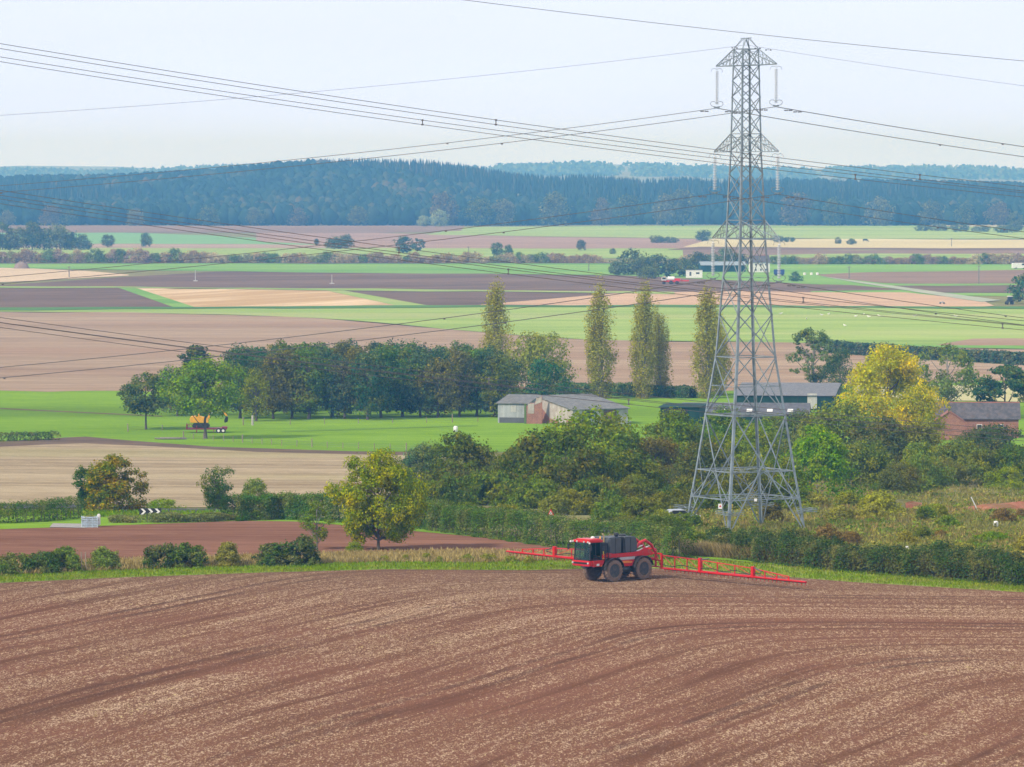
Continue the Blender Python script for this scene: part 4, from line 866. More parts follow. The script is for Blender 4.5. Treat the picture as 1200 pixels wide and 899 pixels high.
# local x = along the crossarms (towards the camera), local y = along the line
def zr(py): return CAMZ + (200 - py) * PYY / F - pg.z
lev = [(626, 9.6), (583, 8.55), (551, 7.75), (486, 6.3), (418, 4.75), (368, 4.15), (325, 3.6), (280, 3.15), (258, 3.0), (230, 2.85), (204, 2.65), (178, 2.45), (157, 2.38), (135, 2.3), (114, 2.22), (95, 2.15), (77, 2.08), (58, 1.95)]
lev = [(zr(a), w / 2) for a, w in lev]
cor = [(1, 1), (1, -1), (-1, -1), (-1, 1)]
def cpt(i, k): z, w = lev[i]; return Vector((cor[k % 4][0] * w, cor[k % 4][1] * w, z))
for k in range(4):
    mb = MB()
    for i in range(len(lev) - 1):
        w = .26 - .0075 * i; a, b = cpt(i, k), cpt(i + 1, k)
        if i == 0: a = a - Vector((0, 0, .5))
        # angle section: two flanges
        sx, sy = cor[k]
        mb.bar(a + Vector((-sx * w / 2, 0, 0)), b + Vector((-sx * w / 2, 0, 0)), w, .035, (0, 1, 0) if True else 0)
        mb.bar(a + Vector((0, -sy * w / 2, 0)), b + Vector((0, -sy * w / 2, 0)), .035, w, (0, 1, 0))
    mb.box((cpt(0, k).x, cpt(0, k).y, cpt(0, k).z), (.7, .7, .5)).build('leg', STEEL, pyl)
br = MB()
def face(i, j, k, w=.11, horiz=True, x=True):
    a0, a1, b0, b1 = cpt(i, k), cpt(i, k + 1), cpt(j, k), cpt(j, k + 1)
    n = ((a0 + a1 + b0 + b1) / 4); n.z = 0; n.normalize(); o = n * .04
    if x:
        br.bar(a0 + o, b1 + o, w, .05, n); br.bar(a1 - o, b0 - o, w, .05, n)
    if horiz: br.bar(b0, b1, w * .9, .06, n)
for k in range(4):
    # splayed foot: long diagonals, two horizontals, secondary bracing
    a0, a1, b0, b1 = cpt(0, k), cpt(0, k + 1), cpt(3, k), cpt(3, k + 1); n = (a0 + a1) / 2; n.z = 0; n.normalize()
    br.bar(b0 + n * .05, a1 + n * .05, .13, .07, n); br.bar(b1 - n * .05, a0 - n * .05, .13, .07, n)
    for q in (1, 2): br.bar(cpt(q, k), cpt(q, k + 1), .10, .08, n)
    br.bar(b0, b1, .12, .08, n)
    def lp(p, q, t): return p + (q - p) * t
    for s0, s1, e0, e1 in ((a0, b0, b1, a0), (a1, b1, b0, a1)):       # secondary members from leg to diagonal
        for t, u in ((.18, .30), (.42, .42), (.70, .62)):
            br.bar(lp(s0, s1, t), lp(e1 if False else s0, e0, u * .62), .05, .04, n)
        br.bar(lp(s0, s1, .36), lp(s0, e0, .24), .08, .06, n)
    mid0 = (cpt(2, k) + cpt(2, k + 1)) / 2
    br.bar(mid0, lp(cpt(1, k), cpt(0, k), .1), .09, .06, n); br.bar(mid0, lp(cpt(1, k + 1), cpt(0, k + 1), .1), .09, .06, n)
    br.bar(mid0, cpt(3, k), .06, .05, n) if False else None
    # waist: large X with cross struts
    for i in range(3, len(lev) - 1):
        face(i, i + 1, k, .115 if i < 6 else .085, horiz=(i in (3, 6, 7, 11, 15, 16)))
    c0, c1, d0, d1 = cpt(3, k), cpt(3, k + 1), cpt(4, k), cpt(4, k + 1)
    br.bar(lp(c0, d0, .5), lp(c0, d1, .5), .07, .05, n); br.bar(lp(c1, d1, .5), lp(c1, d0, .5), .07, .05, n)
for i in (1, 2, 3, 6, 7, 8, 11, 12, 16):
    br.bar(cpt(i, 0), cpt(i, 2), .07, .05); br.bar(cpt(i, 1), cpt(i, 3), .07, .05)
    m4 = [(cpt(i, k) + cpt(i, k + 1)) / 2 for k in range(4)]
    for k in range(4):
        if i <= 3: br.bar(m4[k], m4[(k + 1) % 4], .07, .05)
br.build('lattice_bracing', STEEL, pyl, fix=False)
# peak
pk = MB(); zt = zr(45.5); w = .42
for k, (sx, sy) in enumerate(cor):
    a = cpt(17, k); b = Vector((sx * w, sy * w * .5, zt)); pk.bar(a, b, .11, .06)
    s2 = cor[(k + 1) % 4]; c = Vector((s2[0] * w, s2[1] * w * .5, zt)); pk.bar(b, c, .09, .06); pk.bar(cpt(17, k), cpt(17, k + 1), .1, .06)
    pk.bar(a, (b + c) / 2, .06, .05)
pk.bar((-1.1, 0, zt + .02), (1.1, 0, zt + .02), .12, .08); pk.build('peak', STEEL, pyl, fix=False)
DISC = paint('insulator_glaze', (.64, .69, .74), .3, 0, var=.1)
arms = [(16, 17, 6.35), (11, 12, 6.75), (7, 8, 7.1)]
tips = []
for (lo, up, Lm) in arms:
    for s in (1, -1):
        a = MB(); z0, w0 = lev[lo]; z1, w1 = lev[up]; tip = Vector((s * Lm, 0, z0))
        for sy in (1, -1):
            b = Vector((s * w0, sy * w0, z0)); u = Vector((s * w1, sy * w1, z1)); tt = tip + Vector((0, sy * .08, 0)); m = 5
            a.bar(b, tt, .10, .08); a.bar(u, tt + Vector((0, 0, .06)), .09, .07)
            for i in range(1, m):
                p = b.lerp(tt, i / m); q = u.lerp(tt, i / m); a.bar(p, q, .035, .035); a.bar(p, u.lerp(tt, (i - 1) / m), .035, .035)
        for i in range(0, 5):
            p = Vector((s * w0, w0, z0)).lerp(tip, i / 5); q = Vector((s * w0, -w0, z0)).lerp(tip, i / 5); q2 = Vector((s * w0, -w0, z0)).lerp(tip, (i + 1) / 5); a.bar(p, q, .04, .04); a.bar(p, q2, .04, .04)
            p = Vector((s * w1, w1, z1)).lerp(tip, i / 5); q = Vector((s * w1, -w1, z1)).lerp(tip, i / 5); a.bar(p, q, .05, .05)
        a.build('crossarm', STEEL, pyl, fix=False)
        prof = [(.035, 0)]; Ls = 4.35; nd = 21
        ins = MB().tube([(0, 0, 0), (0, 0, -.45)], .03, 6)
        for i in range(nd):
            zc = -.45 - i * (Ls - .75) / nd; ins.lathe([(.04, zc), (.06, zc - .03), (.22, zc - .07), (.21, zc - .12), (.05, zc - .11), (.04, zc - .17)], n=10)
        io = ins.build('insulator_string', DISC, pyl, smooth=True); io.location = tip
        hn = MB()
        for sy in (1, -1):
            hn.tube([(0, sy * .05, -.3), (0, sy * .3, -.2), (0, sy * .6, -.28), (0, sy * .72, -.6)], .025, 5)
            pts = [(0, sy * (.08 + .34 * (1 - math.cos(t))), -Ls + .42 + .2 * math.sin(t * 1.0)) for t in np.linspace(0, 3.14, 8)] + [(0, sy * .76, -Ls + .28), (0, sy * .55, -Ls + .1), (0, sy * .1, -Ls + .05)]
            hn.tube(pts, .03, 5)
        hn.bar((0, -.35, -Ls), (0, .35, -Ls), .08, .12); hn.bar((-.25, 0, -Ls - .02), (.25, 0, -Ls - .02), .08, .1)
        hn.build('arcing_horn', STEEL, io, fix=False)
        tips.append((pyl.matrix_basis @ Vector((s * Lm, 0, z0 - Ls - .1)), s, lo))
# anti-climbing guards just above the ground, warning plates
ag = MB(); zg = zr(598)
for k in range(4):
    sx, sy = cor[k]; wg = 9.0 / 2 - .05; c = Vector((sx * wg, sy * wg, zg))
    for dx, dy in ((1, 0), (0, 1)):
        o_ = Vector((sx * dx, sy * dy, 0)); t_ = Vector((dy, dx, 0))
        for h_ in (0, .35, .7): ag.bar(c + o_ * .9 - t_ * 1.3 + Vector((0, 0, h_ * .5)), c + o_ * .9 + t_ * 1.3 + Vector((0, 0, h_ * .5)), .05, .05)
        for u in (-.8, 0, .8): ag.bar(c + t_ * u, c + o_ * 1.2 + t_ * u + Vector((0, 0, .2)), .06, .05)
ag.build('climbing_guard', STEEL, pyl, fix=False)
pm = pyl.matrix_basis.inverted()
def plate(px, py, w, h, c, yy, nm='warning_plate'):
    g = at(px, py, yy); m = MB().box((0, 0, 0), (w, .03, h)).build(nm, c, pyl, bevel=.008)
    m.matrix_basis = pm @ Matrix.Translation(g); return m
WHITE = paint('white_paint', (.8, .8, .78), .5, var=.06); YELL = paint('sign_yellow', (.80, .62, .04), .5, var=.06); BLACK = paint('black_paint', (.02, .02, .022), .5)
nearY = PYY - 4.6 * (.894 + .448) + .3
p1 = plate(844, 593.5, .42, .55, WHITE, 495.0); p2 = plate(856.5, 593.2, .48, .42, YELL, 495.5); plate(885.5, 586, .30, .30, WHITE, 494.8, 'number_plate')
tri = MB().prism([(-.12, -.09), (.12, -.09), (0, .12)], -.03, -.018).build('warning_triangle', BLACK, p2)
tri = MB().prism([(-.12, -.06), (.12, -.06), (0, .16)], -.03, -.018).build('warning_triangle', paint('sign_red', (.65, .03, .03), .5, var=.05), p1)

# ------------------------------------------------------------------ conductors
CABLE = paint('cable_aluminium', (.16, .16, .17), .5, .5, var=.1)
dline = Vector((.894, .448, 0)); SAG = .00036
def span_pts(p0, slope_dir, slope, length, n=26):
    out = []
    for i in range(n + 1):
        t = length * i / n; z = p0.z - slope * t + SAG * t * t; q = p0 + slope_dir * t; q.z = z; out.append(q)
    return out
def damper(mb, p, d):
    mb.bar(p - d * .28 + Vector((0, 0, -.14)), p + d * .28 + Vector((0, 0, -.14)), .03, .03); mb.box(p - d * .28 + Vector((0, 0, -.15)), (.18, .12, .12)); mb.box(p + d * .28 + Vector((0, 0, -.15)), (.18, .12, .12)); mb.bar(p, p + Vector((0, 0, -.14)), .03)
side = Vector((.448, -.894, 0))
names_ = {16: 'upper', 11: 'middle', 7: 'lower'}
def slope_for(p, px, py, sgn):
    """slope at the clamp so that the span passes through the photo point (px, py)"""
    best = None
    for t in np.arange(10, 140, .5):
        q = p + dline * sgn * t; sx = 600 + F * q.x / q.y
        if (sx - px) * sgn >= 0:
            zz = at(px, py, q.y).z; return (p.z - zz + SAG * t * t) / t
    return .12
L_end = {(16, -1): 218, (16, 1): 226, (11, -1): 325, (11, 1): 333, (7, -1): 431, (7, 1): 443}
R_end = {(16, -1): 184, (16, 1): 172.5, (11, -1): 280, (11, 1): 272.5, (7, -1): 381, (7, 1): 373}
for tp, s, lo in tips:
    sl = slope_for(tp, 0, L_end[(lo, s)], -1); sr = slope_for(tp, 1200, R_end[(lo, s)], 1)
    e = empty('power_line', tp, '%s twin conductor of the pylon, hung from its %s arm tip' % (names_[lo], 'nearer right' if s > 0 else 'farther left'), 'power line', 'conductors carried by the pylon')
    for dy in (-.2, .2):
        o_ = side * dy; a = span_pts(tp, -dline, sl, 200); b = span_pts(tp, dline, sr, 200)
        pts = [q - tp + o_ for q in a[::-1]] + [q - tp + o_ for q in b[1:]]
        MB().tube(pts, .021, 6).build('conductor', CABLE, e, smooth=True, fix=False)
    for (dr, sl_, tt) in ((-dline, sl, 32), (-dline, sl, 86), (dline, sr, 28), (dline, sr, 70)):
        q = tp + dr * tt; q.z = tp.z - sl_ * tt + SAG * tt * tt; q -= tp
        sp = MB().bar(q - side * .2, q + side * .2, .05, .05); sp.box(q + Vector((0, 0, -.06)), (.22, .22, .16)).build('spacer', CABLE, e, fix=False)
    dm = MB()
    for (dr, sl_, tt) in ((-dline, sl, 1.5), (dline, sr, 1.5), (dline, sr, 2.6)):
        q = tp + dr * tt; q.z = tp.z - sl_ * tt + SAG * tt * tt; q -= tp
        for dy in (-.2, .2): damper(dm, q + side * dy, dline)
    dm.build('vibration_damper', CABLE, e, fix=False)
ptop = pyl.matrix_basis @ Vector((0, 0, zt + .05)); ptop.z -= .75
sl = slope_for(ptop, 0, 135.5, -1); sr = slope_for(ptop, 1200, 101, 1)
e = empty('earth_wire', ptop, 'thin single earth wire running over the peak of the pylon', 'power line')
a = span_pts(ptop, -dline, sl, 200); b = span_pts(ptop, dline, sr, 200)
MB().tube([q - ptop for q in a[::-1]] + [q - ptop for q in b[1:]], .016, 6).build('conductor', CABLE, e, smooth=True, fix=False)
dm = MB(); 
for (dr, s_, tt) in ((-dline, sl, 1.4), (dline, sr, 1.4), (dline, sr, 2.7)):
    q = dr * tt; q.z = -s_ * tt; damper(dm, q, dline)
dm.build('vibration_damper', CABLE, e, fix=False)
# the second line, nearer to the camera: straight plan line, real sag, ends fixed by two sights
def near_line(nm, L, Rr, Dl, lab, twin='v', r=.019, pxl=0, pxr=1200, sp=(), gap=.28, grp='conductors of the nearer line crossing the picture'):
    A = at(pxl, L, Dl); dirv = dline
    # distance of the right sight on the same plan line
    t = 0.0
    while True:
        q = A + dirv * t; sx = 600 + F * q.x / (q.y * math.cos(PITCH) + 0) ; t += .25
        if sx >= pxr or t > 400: break
    B = at(pxr, Rr, q.y); Ln = t; m = (B.z - A.z) / Ln - SAG * Ln
    def P(u): v = A + dirv * u; v.z = A.z + m * u + SAG * u * u; return v
    e = empty(nm, A, lab, 'power line', grp)
    offs = [Vector((0, 0, 0))] if twin is None else [Vector((0, 0, gap / 2)), Vector((0, 0, -gap / 2))]
    for o_ in offs:
        MB().tube([P(u) - A + o_ for u in np.linspace(-120, Ln + 120, 60)], r, 6).build('conductor', CABLE, e, smooth=True, fix=False)
    if sp:
        for px in sp:
            u = 0.0
            while 600 + F * P(u).x / P(u).y < px: u += .2
            q = P(u) - A; mb = MB().bar(q + Vector((0, 0, gap / 2 + .03)), q - Vector((0, 0, gap / 2 + .03)), .06, .06); mb.box(q + Vector((0, 0, gap / 2)), (.14, .1, .1)); mb.box(q - Vector((0, 0, gap / 2)), (.14, .1, .1)); mb.build('spacer', CABLE, e, fix=False)
    return e
near_line('earth_wire', -75, 72, 282, 'single earth wire cutting the top right corner', None, .018, grp=None)
near_line('power_line', 54, 222, 270, 'topmost twin conductor of the nearer line, from the upper left corner', sp=(580, 1075))
near_line('power_line', 69.5, 229, 281, 'second twin conductor of the nearer line, just under the topmost', sp=(493, 1000))
near_line('power_line', 226, 379, 270, 'third twin conductor of the nearer line, crossing the forest at the left', sp=(467, 940))
near_line('power_line', 236, 385, 281, 'fourth twin conductor of the nearer line, just under the third', sp=(594, 1173))
near_line('power_line', 375, 508, 270, 'fifth twin conductor of the nearer line, crossing the big brown field', sp=(572,))
near_line('power_line', 381, 515, 281, 'lowest twin conductor of the nearer line, passing before the farm roofs', sp=(735,))

# ------------------------------------------------------------------ crop sprayer
RED = paint('sprayer_red', (.62, .012, .016), .32, 0, var=.08, scale=1.2, dirt=(.25, .15, .11), dirt_amt=-.1); DRED = paint('sprayer_red_frame', (.50, .012, .016), .4, 0, var=.12, scale=2)
GREY = paint('tank_grey', (.075, .085, .095), .5, 0, var=.15, scale=2); DK = paint('dark_plastic', (.02, .022, .025), .45, 0, var=.2); SILV = paint('silver_strip', (.52, .54, .58), .35, .3, var=.06)
TYRE = paint('muddy_tyre', (.15, .105, .08), .9, 0, var=.25, scale=3, dirt=(.30, .20, .15), dirt_amt=.7); RIM = paint('rim_grey', (.05, .065, .08), .5, .2, dirt=(.2, .14, .10), dirt_amt=.1)
ORA = paint('orange_decal', (.85, .25, .03), .5, 0, var=.1); GL = glass_mat(); CHROME = paint('lamp_glass', (.8, .82, .85), .1, .4, var=.05)
SPX, SPY = 9.52, 425.0; sg = Vector((SPX, SPY, float(T(SPX, SPY)) + .05)); SRZ = math.atan2(-.682, -.731)
spr = empty('crop_sprayer', sg, 'red self-propelled crop sprayer with dark tanks and its booms spread', 'sprayer', rz=SRZ)
def wheel(x, y, rad=1.0, wd=.62, parent=spr, tm=TYRE, rm=RIM):
    s = 1 if y > 0 else -1; mb = MB(); n = 36; h = wd / 2
    prof = [(rad * .60, -h * .8), (rad * .66, -h), (rad * .86, -h), (rad * .955, -h * .86), (rad * .97, -h * .4), (rad * .97, h * .4), (rad * .955, h * .86), (rad * .86, h), (rad * .66, h), (rad * .60, h * .8)]
    mb.lathe(prof, (0, 0, 0), 'Y', n)
    for i in range(22):        # lugs
        t = 2 * math.pi * i / 22
        for sgn in (-1, 1):
            a = t + (0.07 if sgn > 0 else 0)
            c = Vector((math.cos(a) * rad * .985, sgn * h * .48, math.sin(a) * rad * .985)); m = Matrix.Rotation(-a + math.pi / 2, 3, 'Y') @ Matrix.Rotation(sgn * .5, 3, 'Z')
            mb.box(c, (.11, h * .95, .07), m)
    w = empty('wheel', (x, y, rad), None, None); w.parent = parent; mb.build('tyre', tm, w, smooth=True)
    r = MB(); r.lathe([(rad * .62, -h * .78), (rad * .60, s * h * .5 if s > 0 else -h * .5), (rad * .5, s * h * .5), (rad * .45, s * h * .1), (rad * .22, s * h * .05), (rad * .2, s * h * .55), (.02, s * h * .6)], (0, 0, 0), 'Y', 24) if False else r.lathe([(rad * .615, -h * .8), (rad * .615, h * .8)], (0, 0, 0), 'Y', 24)
    r.v = []; r.f = []
    r.lathe([(rad * .615, s * h * .82), (rad * .55, s * h * .80), (rad * .50, s * h * .35), (rad * .26, s * h * .25), (rad * .24, s * h * .62), (.10, s * h * .68), (.02, s * h * .68)] if s > 0 else [(.02, s * h * .68), (.10, s * h * .68), (rad * .24, s * h * .62), (rad * .26, s * h * .25), (rad * .50, s * h * .35), (rad * .55, s * h * .80), (rad * .615, s * h * .82)], (0, 0, 0), 'Y', 24)
    r.lathe([(rad * .6, -h * .7), (rad * .6, h * .7)], (0, 0, 0), 'Y', 24)
    r.build('rim', rm, w, smooth=True); return w
for x, y in ((1.85, 1.3), (1.85, -1.3), (-1.85, 1.3), (-1.85, -1.3)): wheel(x, y)
ch = MB().box((-.2, .45, 1.35), (7.2, .16, .32)).box((-.2, -.45, 1.35), (7.2, .16, .32)).box((1.85, 0, 1.1), (.25, 2.0, .22)).box((-1.85, 0, 1.1), (.25, 2.0, .22))
for x in (1.85, -1.85):
    for s in (1, -1): ch.bar((x, s * .85, 1.05), (x, s * .55, 1.6), .18)
ch.build('chassis', DK, spr, bevel=.02)
MB().lathe([(.3, -.6), (.42, -.45), (.42, .45), (.3, .6)], (.0, .85, .95), 'X', 14).build('chemical_locker', DK, spr, smooth=True)
MB().box((0, -.9, 1.0), (1.4, .5, .7)).build('fuel_tank', DK, spr, bevel=.05)
def arc(x, r0, r1, a0, a1, n=10): return [(x + math.cos(t) * r1, 1.0 + math.sin(t) * r1) for t in np.linspace(a0, a1, n)] + [(x + math.cos(t) * r0, 1.0 + math.sin(t) * r0) for t in np.linspace(a1, a0, n)]
for x in (1.85, -1.85):
    for s in (1, -1):
        y0, y1 = sorted((s * .98, s * 1.66)); MB().prism(arc(x, 1.12, 1.19, R(8 if x > 0 else -12), R(165)), y0, y1).build('mudguard', DK, spr)
# cab
cx0, cx1, cw = 3.0, 4.45, 1.02
cab = empty('cab', (0, 0, 0)); cab.parent = spr
fr = MB()
for s in (1, -1):
    fr.bar((cx1 - .02, s * (cw - .02), 2.0), (cx1 - .14, s * (cw - .07), 3.62), .09); fr.bar((cx0 + .05, s * cw, 2.0), (cx0 + .1, s * (cw - .04), 3.62), .13); fr.bar((cx0, s * cw, 2.02), (cx1, s * cw, 2.02), .1, .12)
    fr.bar((3.72, s * cw, 2.02), (3.70, s * (cw - .05), 3.62), .06)
fr.bar((cx1, -cw, 2.02), (cx1, cw, 2.02), .1, .12); fr.box((3.72, 0, 1.98), (1.5, 2.0, .1)); fr.build('cab_frame', DK, cab)
def pane(name, a, b, c, d):
    n = ((Vector(b) - Vector(a)).cross(Vector(d) - Vector(a))).normalized() * .012; vs = [Vector(q) + n for q in (a, b, c, d)] + [Vector(q) - n for q in (a, b, c, d)]
    return MB().add(vs, [(0, 1, 2, 3), (7, 6, 5, 4), (0, 4, 5, 1), (1, 5, 6, 2), (2, 6, 7, 3), (3, 7, 4, 0)]).build(name, GL, cab)
pane('windscreen', (cx1, -.95, 2.06), (cx1, .95, 2.06), (cx1 - .13, .92, 3.6), (cx1 - .13, -.92, 3.6))
for s in (1, -1):
    pane('side_window', (3.76, s * cw, 2.06), (cx1 - .06, s * cw, 2.06), (cx1 - .18, s * (cw - .05), 3.6), (3.74, s * (cw - .05), 3.6)); pane('side_window', (cx0 + .1, s * cw, 2.06), (3.68, s * cw, 2.06), (3.66, s * (cw - .05), 3.6), (cx0 + .14, s * (cw - .05), 3.6))
pane('rear_window', (cx0 + .02, -.9, 2.4), (cx0 + .02, .9, 2.4), (cx0 + .06, .88, 3.6), (cx0 + .06, -.88, 3.6))
roof = MB().box((3.72, 0, 3.72), (1.78, 2.26, .20)).box((3.66, 0, 3.87), (1.5, 1.95, .12), taper=.9).build('cab_roof', RED, cab, bevel=.06)
for y in (-.95, -.45, .45, .95): MB().lathe([(.09, 0), (.09, .05)], (4.62, y, 3.7), 'X', 10).build('work_light', CHROME, roof)
MB().lathe([(.08, 3.9), (.2, 3.95), (.18, 4.06), (.04, 4.12)], (3.3, .2, 0), 'Z', 12).build('satellite_receiver', WHITE, roof, smooth=True)
MB().lathe([(.06, 3.9), (.06, 4.1), (.03, 4.14)], (3.0, .85, 0), 'Z', 10).build('beacon', paint('beacon_amber', (.9, .45, .05), .3), roof, smooth=True)
for s in (1, -1):
    m = MB().bar((4.45, s * 1.0, 3.62), (4.72, s * 1.42, 3.5), .05).box((4.74, s * 1.45, 3.2), (.08, .24, .5)).build('mirror', DK, cab, bevel=.02)
MB().box((4.60, -1.28, 3.66), (.16, .2, .16)).build('work_light', WHITE, roof, bevel=.03); MB().box((4.56, 1.1, 3.6), (.12, .18, .16)).build('work_light', WHITE, roof, bevel=.03)
MB().box((3.45, 0, 2.25), (.5, .5, .45)).box((3.25, 0, 2.75), (.16, .5, .75)).build('seat', DK, cab, bevel=.05)
MB().lathe([(.19, 0), (.21, .02), (.19, .04)], (4.05, 0, 2.78), 'Z', 14).bar((4.2, 0, 2.1), (4.05, 0, 2.78), .07).build('steering_wheel', DK, cab)
# nose below the windscreen
nose = MB().prism([(-1.12, 1.5), (1.12, 1.5), (1.16, 2.0), (-1.16, 2.0)], 4.0, 4.62, 'YZ').build('front_bumper', RED, spr, bevel=.06)
MB().box((4.645, 0, 1.78), (.05, 1.7, .16)).build('grille', DK, nose)
for s in (1, -1): MB().lathe([(.1, 0), (.09, .05)], (4.64, s * .98, 1.8), 'X', 12).build('headlight', CHROME, nose)
MB().prism([(2.75, 2.0), (4.2, 2.0), (4.2, 1.45), (3.1, 1.45), (2.9, 1.7)], .98, 1.2).build('side_panel', RED, spr, bevel=.03)
MB().prism([(2.75, 2.0), (4.2, 2.0), (4.2, 1.45), (3.1, 1.45), (2.9, 1.7)], -1.2, -.98).build('side_panel', RED, spr, bevel=.03)
MB().box((3.62, 1.215, 1.62), (.34, .03, .2)).build('lamp_cluster', WHITE, spr, bevel=.01); MB().box((3.2, 1.215, 1.50), (.16, .03, .1)).build('indicator', ORA, spr)
MB().box((2.9, 1.16, 2.45), (.05, .08, .7)).build('grab_handle', YELL, spr)
# engine and tanks
MB().box((2.55, 0, 2.95), (.72, 1.9, 1.2)).build('engine_housing', DK, spr, bevel=.06)
lv = MB()
for i in range(5): lv.box((2.55, .965, 2.65 + i * .13), (.55, .03, .04))
lv.build('intake_louvres', GREY, spr)
MB().prism([(.55, 2.45), (2.12, 2.5), (2.12, 3.85), (1.9, 3.97), (.6, 3.97), (.5, 3.8)], -1.12, 1.12).build('spray_tank', GREY, spr, bevel=.1)
MB().prism([(-1.5, 2.55), (.18, 2.45), (.25, 3.8), (.15, 3.97), (-1.25, 3.93), (-1.42, 3.6)], -1.12, 1.12).build('spray_tank', GREY, spr, bevel=.1)
st = MB()
for x in (.36, -.55, 1.35): st.box((x, 0, 3.2), (.10, 2.3, 1.5)) if x == .36 else st.box((x, 1.12, 3.2), (.05, .05, 1.4))
st.build('tank_strap', DK, spr, bevel=.01)
MB().lathe([(.14, 3.95), (.16, 4.05), (.24, 4.15), (.22, 4.3), (.05, 4.36)], (.75, .6, 0), 'Z', 14).build('air_intake', DK, spr, smooth=True)
MB().lathe([(.35, 3.95), (.35, 4.05), (.25, 4.1)], (-.6, 0, 0), 'Z', 16).build('tank_lid', DK, spr, smooth=True)
MB().tube([(2.2, .5, 3.5), (2.2, .5, 4.1), (2.35, .5, 4.3)], .07, 8).build('exhaust_pipe', paint('exhaust_tan', (.55, .42, .22), .5, .3), spr, smooth=True)
for s in (1, -1):
    y0, y1 = (1.0, 1.2) if s > 0 else (-1.2, -1.0)
    MB().prism([(3.0, 2.15), (3.0, 2.5), (2.2, 2.62), (1.7, 2.5), (-.9, 2.52), (-1.8, 2.6), (-2.4, 2.9), (-3.3, 2.45), (-3.3, 2.15)], y0, y1).build('body_panel', RED, spr, bevel=.03)
    MB().prism([(.95, 1.88), (.85, 2.14), (-1.1, 2.14), (-1.0, 1.88)], y0, y1).build('silver_panel', SILV, spr, bevel=.02)
    MB().prism([(.85, 1.3), (.98, 1.86), (-1.02, 1.86), (-.88, 1.3)], y0, y1).build('body_panel', RED, spr, bevel=.03)
    yy = s * 1.212
    MB().prism([(.70, 1.62), (.70, 1.8), (-.2, 1.8), (-.7, 1.7), (-.6, 1.58)], min(yy, yy + s * .02), max(yy, yy + s * .02)).build('orange_stripe', ORA, spr)
ld = MB()
for i in range(5): ld.bar((2.72, 1.28, 1.35 + i * .3), (2.32, 1.28, 1.35 + i * .3), .05)
ld.bar((2.72, 1.28, 1.3), (2.72, 1.24, 3.3), .05); ld.bar((2.32, 1.28, 1.3), (2.32, 1.24, 3.3), .05); ld.build('ladder', DK, spr)
# boom lift and centre frame
for s in (1, -1):
    MB().tube([(-1.6, s * .55, 2.7), (-2.3, s * .6, 3.3), (-2.9, s * .6, 3.45), (-3.7, s * .6, 3.0), (-4.1, s * .6, 2.4)], [.13, .15, .15, .14, .12], 8).build('lift_arm', RED, spr, smooth=True)
    MB().bar((-1.8, s * .55, 1.9), (-4.05, s * .6, 1.75), .16, .2).build('lower_arm', RED, spr, bevel=.02)
    MB().tube([(-2.0, s * .4, 2.5), (-3.6, s * .45, 2.9)], .06, 8).build('hydraulic_ram', CHROME, spr, smooth=True)
cf = MB(); bx_ = -4.35
for y in (-1.35, -.6, .6, 1.35): cf.bar((bx_ + .1, y, .95), (bx_ + .1, y, 2.6 if abs(y) < 1 else 2.2), .14)
for z in (1.0, 1.6, 2.2): cf.bar((bx_ + .1, -1.4, z), (bx_ + .1, 1.4, z), .12)
cf.bar((bx_ + .1, -1.35, 1.0), (bx_ + .1, -.6, 2.2), .07); cf.bar((bx_ + .1, 1.35, 1.0), (bx_ + .1, .6, 2.2), .07); cf.bar((bx_ + .1, -.6, 2.6), (bx_ + .1, .6, 2.6), .12)
cf.build('boom_centre_frame', RED, spr)
HOSE = DK
